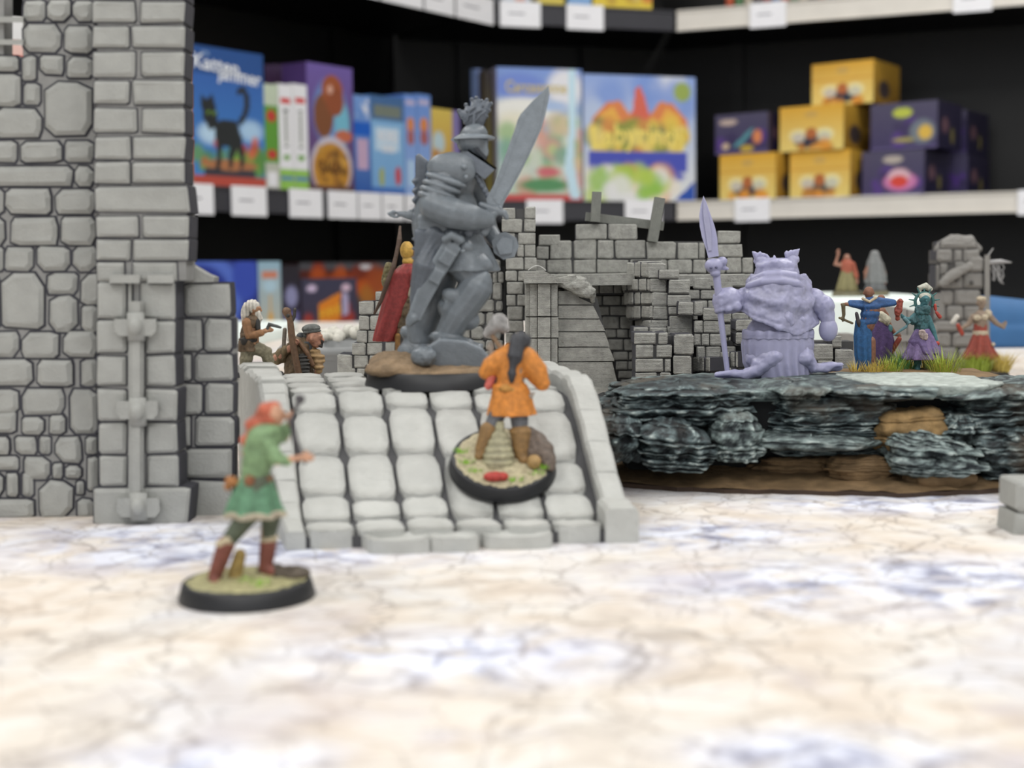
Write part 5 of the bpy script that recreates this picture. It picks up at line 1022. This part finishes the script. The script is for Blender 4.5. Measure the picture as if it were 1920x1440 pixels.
rc.blob('cloak', P_('red_cloak', (168, 54, 52)), [('l', [(766, 494, 10, 12), (756, 512, 24, 24), (750, 545, 27, 24), (738, 590, 26, 24), (726, 628, 24, 22), (722, 640, 22, 20)], 6, .14), ('t', [(772, 512, -12), (778, 530, -12)], [12, 8])], .28, 2)
rc.blob('hood', P_('yellow_hood', (222, 172, 68)), [('e', (763, 470, 0), (13, 13, 18)), ('e', (766, 490, 0), (12, 12, 9))], .25, 1)
rc.blob('bow', P_('bow_wood', (92, 70, 56), wash=.2), [('t', [(750, 425, 0), (749, 450, -14), (738, 500, -28), (726, 530, -28), (714, 565, -22), (702, 588, -12)], [2.5, 5, 5, 5, 4, 2.5])], .25, 1)
rc.blob('quiver', P_('quiver_olive', (120, 110, 70)), [('c', (728, 500, -8), (722, 530, -10), 8, 8)], .25, 1, rough_fn(.4, .8))
rc.blob('satchel', P_('tan_satchel', (170, 120, 60)), [('e', (772, 606, -10), (9, 7, 12)), ('c', (746, 630, -14), (746, 655, -12), 6, 5)], .25, 1)
rc.blob('shirt', P_('cream_shirt', (196, 188, 156)), [('e', (766, 545, -10), (9, 8, 14))], .25, 1)

# ---- white-haired gunman
gm = Fig('gunman_figurine', 'white-haired bearded gunman miniature aiming a pistol behind the ramp parapet', 'figurine', 488, 700, 402, z=29)
gm.disc('base_rim', m_base, 7, 1.4)
gm.blob('body', P_('tan_skin', (190, 138, 98)), [('t', [(470, 610, 0), (472, 640, 0)], [14, 14]), ('head', (478, 580, 0), 12, (1, -.15)), ('c', (472, 600, 0), (476, 592, 0), 7, 7)] + arm((466, 608, -8), (468, 632, -12), (500, 620, -12), (1, -.1), 1.3, 9) + arm((474, 608, 8), (482, 628, 10), (500, 618, 2), (1, 0), 1.2, 8) +
    [('t', [(468, 650, 0), (462, 674, -4), (458, 694, -4), (466, 698, -8)], [11, 9, 8, 6]), ('t', [(478, 650, 2), (500, 660, 2), (504, 684, 2), (520, 698, -2)], [11, 9, 8, 6])], .27, 3)
gm.blob('vest', P_('brown_vest', (116, 92, 66)), [('t', [(472, 604, 0), (466, 628, 0), (466, 648, 0)], [16, 16, 17]), ('l', [(466, 636, 17, 17), (466, 658, 22, 19)], 5, .12)], .27, 2, rough_fn(.5, .5))
gm.blob('sleeve', P_('rust_shirt', (168, 118, 76)), [('t', [(464, 606, -9), (467, 630, -13), (490, 624, -13)], [11, 10, 7])], .27, 2)
gm.blob('trousers', P_('khaki', (142, 134, 106)), [('t', [(466, 652, -2), (461, 674, -5), (458, 692, -5)], [14, 12, 10]), ('t', [(478, 652, 2), (500, 662, 2), (504, 682, 2), (510, 694, 0)], [14, 12, 10, 9])], .27, 2, rough_fn(.3, .5))
gm.blob('hair', m_hairw, [('e', (473, 574, 0), (14, 14, 13)), ('t', [(464, 576, 0), (460, 592, 0), (458, 600, 0)], [10, 9, 5]), ('t', [(484, 588, -4), (487, 598, -4), (485, 608, -4)], [6, 6, 3])], .22, 0, folds(6, .1, 0))
gm.blob('scarf', P_('dark_scarf', (62, 62, 60)), [('l', [(472, 594, 13, 13), (474, 604, 15, 14)]), ('c', (482, 602, -8), (484, 616, -10), 6, 5)], .25, 1)
gm.blob('pistol', P_('gunmetal', (88, 92, 90), wash=.2), [('t', [(502, 616, -12), (504, 608, -12), (520, 612, -12), (526, 614, -12)], [4, 4, 3, 2.4])], .22, 0)
gm.blob('belt', P_('black_belt', (48, 44, 40)), [('l', [(467, 634, 18, 18), (467, 642, 18, 18)]), ('e', (458, 640, -16), (7, 6, 8))], .25, 1)

# ---- rifleman
rm = Fig('rifleman_figurine', 'goateed rifleman miniature in grey cap and brown coat holding a musket upright', 'figurine', 560, 750, 424, z=0)
rm.disc('base_rim', m_base, 12.5, 3.2)
rm.blob('body', P_('ruddy_skin', (204, 142, 112)), [('t', [(562, 662, 0), (562, 700, 0)], [24, 24]), ('c', (572, 650, 0), (582, 640, 0), 9, 10), ('head', (589, 634, -2), 17, (1, -.25))] + arm((538, 664, -6), (518, 672, -14), (550, 648, -26), (.3, -.3, -.2), 1.7, 12) + arm((586, 660, 6), (598, 678, -6), (594, 694, -14), (-.1, 1, 0), 1.6, 10) +
    [('t', [(552, 715, 0), (545, 780, 0), (545, 836, 0), (548, 846, -10)], [19, 15, 10, 8]), ('t', [(574, 715, 0), (582, 780, 6), (582, 836, 8), (588, 846, 0)], [19, 15, 10, 8])], .3, 3)
rm.blob('coat', P_('brown_coat', (112, 90, 62)), [('t', [(562, 656, 2), (560, 690, 0), (560, 716, 0)], [26, 27, 30]), ('l', [(560, 700, 30, 27), (562, 750, 40, 32), (562, 790, 44, 34)], 7, .1)], .3, 2, rough_fn(.4, .4))
rm.blob('sleeve', P_('olive_sleeve', (126, 106, 72)), [('t', [(538, 662, -4), (520, 672, -12), (536, 656, -20)], [14, 14, 10])], .3, 2, folds(3, .15, 0))
rm.blob('sleeve', P_('striped_sleeve', (178, 142, 92)), [('t', [(582, 658, 4), (599, 676, -4), (597, 690, -12)], [14, 13, 10])], .28, 2, folds(4, .22, 2))
rm.blob('leggings', P_('dark_legs', (70, 66, 60)), [('t', [(552, 740, 0), (545, 780, 0), (545, 836, 0)], [17, 15, 11]), ('t', [(574, 740, 0), (582, 780, 6), (582, 836, 8)], [17, 15, 11])], .35, 2)
rm.blob('cap', P_('grey_cap', (98, 102, 98)), [('e', (583, 616, 0), (18, 17, 9), -6), ('e', (576, 630, 8), (10, 12, 12)), ('c', (570, 624, -14), (600, 620, -14), 2.5, 2.5), ('c', (570, 618, -14), (600, 615, -14), 2, 2)], .25, 1)
rm.blob('goatee', P_('dark_beard', (52, 46, 42)), [('t', [(604, 640, -6), (603, 650, -6), (594, 646, -8)], [3.5, 4, 3])], .22, 0)
rm.blob('scarf', P_('blue_grey_scarf', (74, 80, 84)), [('l', [(572, 640, 15, 14), (570, 658, 18, 16)]), ('e', (564, 632, 6), (9, 9, 9))], .27, 1)
rm.blob('strap', P_('strap_brown', (120, 84, 54)), [('t', [(560, 640, -24), (576, 662, -29), (586, 684, -27)], [4.5, 4.5, 4.5])], .25, 0)
mu = rm.blob('musket', P_('musket_wood', (120, 88, 62)), [('t', [(537, 584, -28), (544, 600, -29), (547, 630, -30), (554, 670, -32), (562, 712, -32)], [8, 6, 7, 6.5, 7]), ('e', (538, 582, -28), (8, 6, 6), 20)], .25, 1)
rm.blob('musket_lock', P_('lock_steel', (70, 66, 60)), [('t', [(553, 580, -28), (552, 592, -28), (545, 606, -29)], [3, 3.4, 4]), ('e', (540, 592, -34), (4, 3, 4))], .22, 0, parent=mu)
rm.blob('ramrod_tube', P_('ramrod', (120, 110, 96)), [('t', [(534, 618, -20), (532, 650, -22)], [4, 4])], .25, 0)
rm.blob('shirt_lacing', P_('shirt_dark', (78, 76, 72)), [('e', (568, 684, -24), (15, 8, 22))] + [('c', (556, 670 + 7 * i, -31), (580, 668 + 7 * i, -31), 1.8, 1.8) for i in range(5)], .22, 0)

# ---- toad-like creature in lilac resin
fr = Fig('toad_figurine', 'lilac resin squat toad creature miniature seen from behind with a tall spear', 'figurine', 1462, 711, 421)
fr.o.z = 25.9; fr.root.location.z = .0259
fr.blob('body', m_resin, [('e', (1460, 640, 0), (66, 52, 62)), ('e', (1460, 570, 0), (60, 46, 50)), ('e', (1456, 512, -4), (43, 36, 24)), ('e', (1456, 498, -8), (40, 30, 15)), ('e', (1426, 488, 0), (13, 13, 11)), ('e', (1486, 486, 0), (13, 13, 11)), ('e', (1454, 492, -34), (9, 6, 6)),
    ('t', [(1402, 560, 0), (1380, 566, -10), (1362, 566, -14)], [24, 20, 24]), ('e', (1364, 562, -18), (29, 24, 24)), ('e', (1380, 574, -34), (12, 9, 9)), ('e', (1366, 578, -36), (8, 8, 9)),
    ('t', [(1526, 560, 0), (1546, 578, -4), (1552, 600, -8)], [20, 19, 14]), ('e', (1548, 574, -10), (17, 16, 20)),
    ('t', [(1420, 672, -14), (1446, 672, -40), (1452, 668, -44)], [24, 18, 15]), ('t', [(1452, 670, -44), (1420, 694, -40), (1396, 704, -34)], [17, 12, 11]), ('e', (1449, 671, -46), (16, 13, 13)),
    ('t', [(1506, 670, -12), (1512, 668, -30)], [22, 15]), ('t', [(1508, 666, -34), (1526, 690, -32), (1550, 690, -28)], [15, 11, 10])] +
    [('t', [(1400, 702, -34), (1366, 700 + i * 4, -40 + i * 7), (1344, 702 + i * 3.4, -44 + i * 12)], [9, 6, 5]) for i in range(3)] + [('t', [(1545, 688, -28), (1566, 684 + i * 4, -32 + i * 7), (1577, 684 + i * 3, -34 + i * 10)], [9, 5.5, 4.5]) for i in range(3)] +
    [('t', [(1352, 556 + i * 8, -34), (1344, 560 + i * 8, -24)], [6, 6]) for i in range(4)] + [('e', (1448, 674, -44), (20, 15, 15)), ('e', (1424, 684, -36), (16, 14, 13), 30), ('e', (1508, 672, -40), (17, 14, 14))], .4, 2, rough_fn(.3, .45))
def shawl(F, cx, top, rx, rdp, bot_side, bot_mid, a0, a1, nf, amp, th=2.2, mid=0.12):
    g = G(); na, nz_ = 60, 30; lay = []
    for L in (0, -th):
        for j in range(nz_ + 1):
            t = j / nz_
            for i in range(na + 1):
                q = i / na; a = math.radians(a0 + (a1 - a0) * q); w = abs(q - .5 - mid) / (.5 + mid)
                yb = bot_mid + (bot_side - bot_mid) * min(1, w) ** 1.1; y = top + (yb - top) * t
                r = (.74 + .30 * math.sin(min(1, (y - top) / 62) * 1.75)) + L / rx
                f = amp * math.sin(nf * math.pi * t + .8 * math.sin(q * 7) - 2.6 * w) * (t * (1.1 - t) * 3) / rx + .02 * math.sin(q * 40 + t * 6) * t
                if t > .93 and L == 0: f += .05
                r += f if L == 0 else f * .6
                lay.append(F.J((cx + rx * r * math.cos(a), y, rdp * r * math.sin(a))))
    n = na + 1; m = n * (nz_ + 1); fs = []
    for j in range(nz_):
        for i in range(na):
            k = j * n + i; fs += [(k, k + 1, k + n + 1, k + n), (m + k, m + k + n, m + k + n + 1, m + k + 1)]
    for i in range(na): fs += [(i, m + i, m + i + 1, i + 1), (nz_ * n + i, nz_ * n + i + 1, m + nz_ * n + i + 1, m + nz_ * n + i)]
    for j in range(nz_): a, b = j * n, (j + 1) * n; fs += [(a, b, m + b, m + a), (a + na, m + a + na, m + b + na, b + na)]
    return g.add(lay, fs)
ck = blob('cloak', shawl(fr, 1459, 514, 70, 56, 556, 630, -215, 35, 5.5, 3.0, 5.0), m_resin, fr.root, .36, 2, rough_fn(.45, .35))
fr.blob('hood_roll', m_resin, [('t', [(1414, 524, -20), (1436, 516, -36), (1462, 514, -40), (1490, 518, -34), (1504, 526, -20)], [8, 9, 9, 9, 7]), ('t', [(1404, 536, -22), (1430, 528, -42), (1464, 526, -47), (1494, 532, -40), (1512, 544, -22)], [7, 8, 8, 8, 6])], .38, 1, parent=ck)
fr.blob('cloak_point', m_resin, [('t', [(1474, 594, -46), (1482, 608, -48), (1482, 620, -46)], [14, 9, 3]), ('e', (1502, 602, -40), (8, 5, 9)), ('e', (1462, 600, -48), (14, 5, 9))], .35, 1, rough_fn(.3, .6), parent=ck)
fr.blob('loincloth', m_resin, [('l', [(1458, 622, 64, 52), (1458, 645, 68, 54), (1458, 680, 64, 56), (1464, 708, 58, 54)], 22, .06)], .42, 1)
fr.blob('rope_belt', m_resin, [('l', [(1458, 618, 66, 54), (1458, 626, 68, 55)]), ('l', [(1458, 628, 67, 54), (1458, 634, 68, 55)])], .4, 1, folds(2.2, .2, 0))
fr.blob('feather_crest', m_resin, [('t', [(1420 + dx * 3, 488, -4), (1414 + dx * 6, 476 - abs(2 - dx), -6), (1411 + dx * 7, 472 + (dx % 2) * 4, -8)], [5, 4, 1.5]) for dx in range(4)] + [('t', [(1478 + dx * 4, 486, -4), (1474 + dx * 7, 474 - dx * 1.5, -6), (1475 + dx * 8, 470 - dx, -8)], [5, 4, 1.5]) for dx in range(4)] + [('c', (1440, 484, -4), (1438, 478, -4), 4, 2), ('c', (1452, 484, -4), (1452, 480, -4), 4, 2)], .3, 0)
sp = fr.blob('spear_shaft', m_resin, [('t', [(1341, 492, -26), (1346, 540, -26), (1352, 600, -26), (1358, 650, -26), (1364, 698, -26)], [8, 7, 6, 5.4, 5])], .35, 1)
fr.solid('spear_blade', m_resin, [('p', [(1319, 367), (1324, 378), (1331, 398), (1340, 424), (1345, 446), (1346, 466), (1348, 480), (1328, 484), (1324, 468), (1316, 444), (1312, 424), (1311, 404), (1314, 384)], -32, -20), ('p', [(1319, 372), (1330, 410), (1334, 440), (1334, 470), (1328, 470), (1322, 430), (1318, 400)], -35, -17)], parent=sp)
sk_ = fr.blob('skull', m_resin, [('e', (1338, 498, -28), (17, 14, 14)), ('e', (1341, 512, -30), (10, 10, 8)), ('e', (1354, 490, -24), (10, 9, 9)), ('t', [(1350, 500, -24), (1364, 504, -22)], [7, 3])], .3, 1, parent=sp)
fr.blob('eye_socket', mat('resin_dark', (96, 96, 124), .5, 0), [('e', (1333, 502, -41), (3, 2.6, 3)), ('e', (1343, 501, -41), (3, 2.6, 3))], .25, 0, parent=sp)
fr.blob('egg_pouch', m_resin, [('e', (1553, 618, -10), (18, 16, 23)), ('t', [(1552, 596, -10), (1550, 586, -10)], [8, 6])], .4, 2)

# ---- robed figures on the rock
tuft_g = mat('tuft_green', (150, 166, 64), .7, .35, 1500); tuft_y = mat('tuft_yellow', (196, 176, 92), .7, .35, 1500); tuft_t = mat('tuft_teal', (70, 130, 80), .7, .3, 1500)
br = Fig('blue_robed_figurine', 'bald miniature in long blue robe with arms spread, its back turned, on the rock', 'figurine', 1630, 694, 446)
br.blob('body', P_('brown_skin', (146, 96, 72)), [('t', [(1633, 580, 0), (1626, 610, 0)], [17, 14]), ('c', (1631, 566, 0), (1630, 556, 0), 6, 6), ('head', (1629, 549, 0), 11, (0.1, 1)), ('t', [(1622, 640, 0), (1622, 670, 0), (1622, 690, 0)], [10, 8, 6]), ('t', [(1632, 640, 0), (1634, 670, 0), (1634, 690, 0)], [10, 8, 6])] + arm((1616, 574, 0), (1600, 572, 0), (1586, 570, 0), (-1, .1), 1.0, 7) + arm((1648, 570, 0), (1664, 566, 0), (1680, 568, 0), (1, -.1), 1.0, 8), .27, 3)
br.blob('robe_top', P_('blue_robe', (44, 90, 152)), [('t', [(1633, 574, 0), (1630, 596, 0), (1624, 606, 0)], [18, 17, 14]), ('t', [(1614, 572, 0), (1594, 568, 0)], [10, 6]), ('t', [(1648, 568, 0), (1676, 567, 0)], [10, 6])], .27, 2, folds(2.2, .18, 2))
br.blob('robe_skirt', P_('blue_skirt', (34, 96, 158)), [('l', [(1618, 600, 14, 13), (1618, 630, 17, 15), (1619, 665, 16, 15), (1621, 693, 13, 13)], 8, .14)], .27, 1)
br.blob('collar', P_('gold_collar', (190, 172, 140)), [('t', [(1618, 560, -10), (1630, 566, -15), (1642, 558, -10)], 3)], .22, 0)
br.blob('dagger', P_('bronze_dagger', (104, 92, 64)), [('t', [(1581, 572, -4), (1582, 590, -4), (1580, 602, -4)], [4, 3.4, 2]), ('t', [(1574, 596, -4), (1598, 606, -4)], [2.4, 2.4])], .22, 0)
br.blob('pendant', P_('dark_pendant', (62, 56, 60)), [('t', [(1606, 588, -14), (1610, 606, -16), (1611, 612, -16)], [3.4, 4, 2])], .22, 0)
br.blob('book', P_('red_book', (156, 66, 52)), [('t', [(1688, 566, -4), (1684, 584, -4), (1683, 596, -4)], [6, 7, 4])], .25, 0, rough_fn(.4, .8))
pr = Fig('purple_robed_figurine', 'purple robed miniature with a red stick half hidden beside the blue robe', 'figurine', 1650, 694, 462)
pr.blob('body', P_('brown_skin', (146, 96, 72)), [('t', [(1650, 585, 0), (1650, 620, 0)], [12, 14]), ('head', (1652, 562, 0), 9, (.3, 1)), ('c', (1651, 574, 0), (1651, 570, 0), 5, 5), ('t', [(1645, 640, 0), (1646, 690, 0)], [10, 6]), ('t', [(1658, 640, 0), (1660, 690, 0)], [10, 6])] + arm((1660, 590, 0), (1668, 612, 0), (1680, 628, 0), (1, .2), 1.0, 7), .3, 3)
pr.blob('robe', P_('purple_robe', (92, 66, 124)), [('l', [(1650, 590, 14, 12), (1652, 612, 18, 14), (1652, 640, 24, 17), (1650, 670, 25, 18), (1648, 690, 22, 17)], 8, .12)], .27, 1)
pr.blob('cowl', P_('cream_cowl', (198, 192, 166)), [('t', [(1652, 590, -10), (1662, 600, -12)], [7, 9]), ('t', [(1650, 600, -12), (1664, 608, -12)], 3)], .25, 0)
pr.blob('staff', P_('red_staff', (160, 62, 44)), [('t', [(1686, 636, -4), (1676, 652, -4), (1666, 672, -4)], [5, 5, 3])], .25, 0)
pr.blob('teal_sash', P_('teal', (74, 134, 136)), [('e', (1668, 616, -8), (6, 5, 8))], .25, 0)
wc = Fig('witch_figurine', 'teal and lilac robed miniature with a spiked halo headdress on the grassy rock', 'figurine', 1728, 696, 450)
wc.blob('body', P_('teal_skin', (62, 120, 128)), [('t', [(1728, 590, 0), (1728, 618, 0)], [13, 12]), ('c', (1731, 574, 0), (1732, 566, 0), 6, 6), ('head', (1734, 562, 0), 11, (0, -1)), ('t', [(1722, 650, 0), (1720, 680, 0), (1720, 694, -2)], [9, 7, 6]), ('t', [(1738, 650, 0), (1744, 676, 0), (1746, 692, -2)], [9, 7, 6])] + arm((1716, 592, 0), (1706, 600, -4), (1696, 596, -6), (-.6, -.6), 1.0, 7) + arm((1740, 596, 0), (1750, 620, -4), (1756, 640, -6), (.4, 1), 1.0, 7), .27, 3)
wc.blob('bodice', P_('teal_bodice', (50, 96, 102)), [('t', [(1728, 586, 0), (1726, 604, 0), (1728, 620, 0)], [15, 13, 13]), ('e', (1712, 600, -4), (9, 9, 9)), ('e', (1735, 580, -8), (10, 8, 8))], .27, 1, rough_fn(.5, .7))
wc.blob('skirt', P_('lilac_skirt', (126, 104, 158)), [('l', [(1729, 616, 13, 12), (1730, 632, 22, 18), (1732, 652, 30, 24), (1732, 668, 38, 28), (1733, 674, 39, 29)], 9, .13)], .27, 1)
wc.blob('overskirt', P_('lilac_skirt2', (110, 90, 146)), [('l', [(1729, 620, 14, 15), (1726, 640, 22, 22), (1736, 662, 24, 29)], 7, .1)], .27, 1)
wc.blob('cloth_panel', P_('pale_panel', (180, 160, 156)), [('e', (1731, 628, -20), (8, 4, 12), -30)], .22, 0, rough_fn(.3, 1))
ha = wc.solid('halo_ring', P_('verdigris', (58, 112, 110), wash=.2), [('t', [(1733 + 17 * math.cos(a), 566 - 17 * math.sin(a), 2) for a in [math.pi * (-.15 + 1.3 * i / 16) for i in range(17)]], 3)], True)
for i in range(9):
    a = math.pi * (-.1 + 1.2 * i / 8)
    wc.solid('halo_spike', P_('verdigris', (58, 112, 110), wash=.2), [('t', [(1733 + 18 * math.cos(a), 566 - 18 * math.sin(a), 2), (1733 + 29 * math.cos(a), 566 - 29 * math.sin(a), 2)], [2, .7])], True, parent=ha)
wc.blob('headdress', P_('pale_headdress', (196, 196, 180)), [('e', (1734, 556, 2), (12, 10, 8)), ('t', [(1726, 552, 4), (1724, 540, 6), (1736, 536, 6), (1744, 542, 6)], [6, 6, 7, 5])], .27, 1)
wc.blob('claw', P_('claw_teal', (90, 132, 140)), [('t', [(1696, 598, -8), (1704, 606, -8), (1700, 612, -8), (1688, 620, -8), (1676, 628, -8)], [4, 5, 3, 2.6, 2])], .25, 0)
wc.blob('red_trim', P_('red_trim', (178, 60, 48)), [('t', [(1756, 586, -4), (1762, 594, -4)], [3, 4]), ('t', [(1753, 572, 0), (1754, 580, 0)], [3, 3]), ('e', (1757, 644, -8), (5, 5, 5))], .25, 0)
rf = Fig('red_robed_figurine', 'warrior miniature in red skirt with arms spread, on a black base behind the rock', 'figurine', 1830, 716, 700, z=0)
rf.disc('base_rim', m_base, 16.5, 4.6); g = G(); g.ell((0, 0, 4.3), (15, 15, 1), 0, 28, 8); blob('base_ground', g, P_('brown_ground', (130, 110, 84)), rf.root, .4, 2, rough_fn(.35, .4))
rf.blob('body', P_('grey_brown_skin', (150, 128, 108)), [('t', [(1838, 594, 0), (1838, 620, 0)], [13, 11]), ('c', (1840, 580, 0), (1840, 574, 0), 5, 5), ('head', (1840, 568, 0), 10, (0, -1)), ('t', [(1832, 650, 0), (1828, 680, 0), (1828, 704, 0)], [8, 6, 5]), ('t', [(1845, 650, 0), (1852, 680, 0), (1854, 704, 0)], [8, 6, 5])] + arm((1825, 594, 0), (1816, 608, 0), (1802, 616, -2), (-.8, 0), 1.0, 7) + arm((1853, 590, 0), (1868, 606, 0), (1882, 614, 0), (.3, -1), 1.0, 8), .32, 2)
rf.blob('skirt', P_('red_skirt', (166, 66, 50)), [('l', [(1838, 606, 12, 11), (1838, 625, 13, 12), (1838, 650, 22, 18), (1838, 668, 31, 23), (1840, 674, 30, 23)], 7, .2)], .32, 1)
rf.blob('breast_wrap', P_('cream_wrap', (196, 180, 152)), [('e', (1832, 596, -10), (7, 6, 6)), ('e', (1846, 595, -10), (7, 6, 6)), ('l', [(1838, 620, 14, 13), (1838, 628, 14, 13)]), ('e', (1852, 588, 0), (8, 8, 8)), ('e', (1840, 560, -1), (9, 9, 5)), ('e', (1862, 646, -6), (4, 4, 4))], .3, 0)
rf.blob('cleaver', P_('cleaver', (214, 208, 196)), [('t', [(1786, 604, -4), (1794, 594, -4)], [4, 5])], .3, 0)
rf.blob('cleaver_grip', P_('red_grip', (176, 60, 40)), [('t', [(1796, 610, -4), (1804, 626, -4)], [4, 4])], .3, 0)
def px_at(x, y, Y, o): return at(x, y, Y) - Vector(o)
gt = thing('grass_tuft', 'yellow-green grass tufts growing on the rock around the robed figures', 'grass', at(1700, 694, 440)); go = gt.location / MM; gt['kind'] = 'stuff'
for i, (x, y, Y, m, h, n_, sp) in enumerate([(1605, 695, 440, tuft_y, 2.4, 50, 2.2), (1640, 696, 440, tuft_y, 2.8, 110, 4.5), (1668, 696, 442, tuft_g, 3.6, 110, 4), (1690, 694, 452, tuft_t, 4.2, 120, 4), (1700, 690, 454, tuft_g, 5, 120, 4), (1735, 696, 458, tuft_y, 4, 120, 4.5), (1752, 698, 452, tuft_t, 4.6, 110, 3.5), (1770, 706, 438, tuft_g, 6, 170, 4.2), (1765, 704, 441, tuft_y, 4.4, 60, 3.2)]):
    tufts(gt, [px_at(x, y, Y, go) + Vector((0, 0, -.2))], m, h * 1.55, n_, sp, i, w=.14)
tufts(rf.root, [(-5, -8, 4.4), (-1, -9, 4.4)], tuft_g, 10, 200, 5, 41, w=.24); tufts(rf.root, [(10, -6, 4.4)], tuft_y, 10.5, 240, 4.6, 42, w=.24)
# ---- two far figures on the white slab
for (x, c1, c2, c3, lab) in [(1587, (190, 92, 66), (150, 140, 90), (120, 110, 96), 'blurred red and brown miniature raising one arm on the white slab'), (1640, (130, 130, 128), (120, 122, 124), (110, 108, 100), 'blurred grey cloaked miniature on the white slab')]:
    ff = Fig('distant_figurine', lab, 'figurine', x, 556, 920, z=38)
    ff.disc('base_rim', P_('far_base', (110, 104, 76)), 9.5, 3)
    red = x < 1600; k = x - 1587
    ff.blob('body', P_('far_skin', (176, 120, 96)), [('t', [(1588 + k, 500, 0), (1588 + k, 520, 0)], [9, 8]), ('head', (1588 + k, 484, 0), 7, (0, -1)), ('c', (1588 + k, 492, 0), (1588 + k, 496, 0), 4, 4), ('t', [(1582 + k, 525, 0), (1580 + k, 548, 0)], [6, 4]), ('t', [(1594 + k, 525, 0), (1598 + k, 548, 0)], [6, 4])] + arm((1578 + k, 496, 0), (1566 + k, 496, 0) if red else (1570 + k, 512, 0), (1572, 476, 0) if red else (1624, 524, 0), (0, -1), .8, 6) + arm((1598 + k, 498, 0), (1605 + k, 512, 0), (1606 + k, 524, 0), (0, 1), .8, 6), .4, 2)
    ff.blob('tunic', P_('far_tunic%d' % x, c1), [('t', [(1588 + k, 496, 0), (1588 + k, 512, 0)], [12, 10]), ('t', [(1598 + k, 496, 0), (1605 + k, 518, 0)], [6, 5])], .4, 1)
    ff.blob('skirt', P_('far_skirt%d' % x, c2), [('l', [(1588 + k, 506, 10, 9), (1588 + k, 525, 15, 12), (1588 + k, 545, 19, 14)], 6, .12)], .4, 1)
    if not red: ff.blob('cloak', P_('far_cloak', (136, 138, 138)), [('l', [(1640, 476, 8, 8), (1640, 492, 14, 12), (1642, 530, 20, 14)], 6, .1), ('e', (1640, 478, 0), (9, 9, 9))], .4, 1)
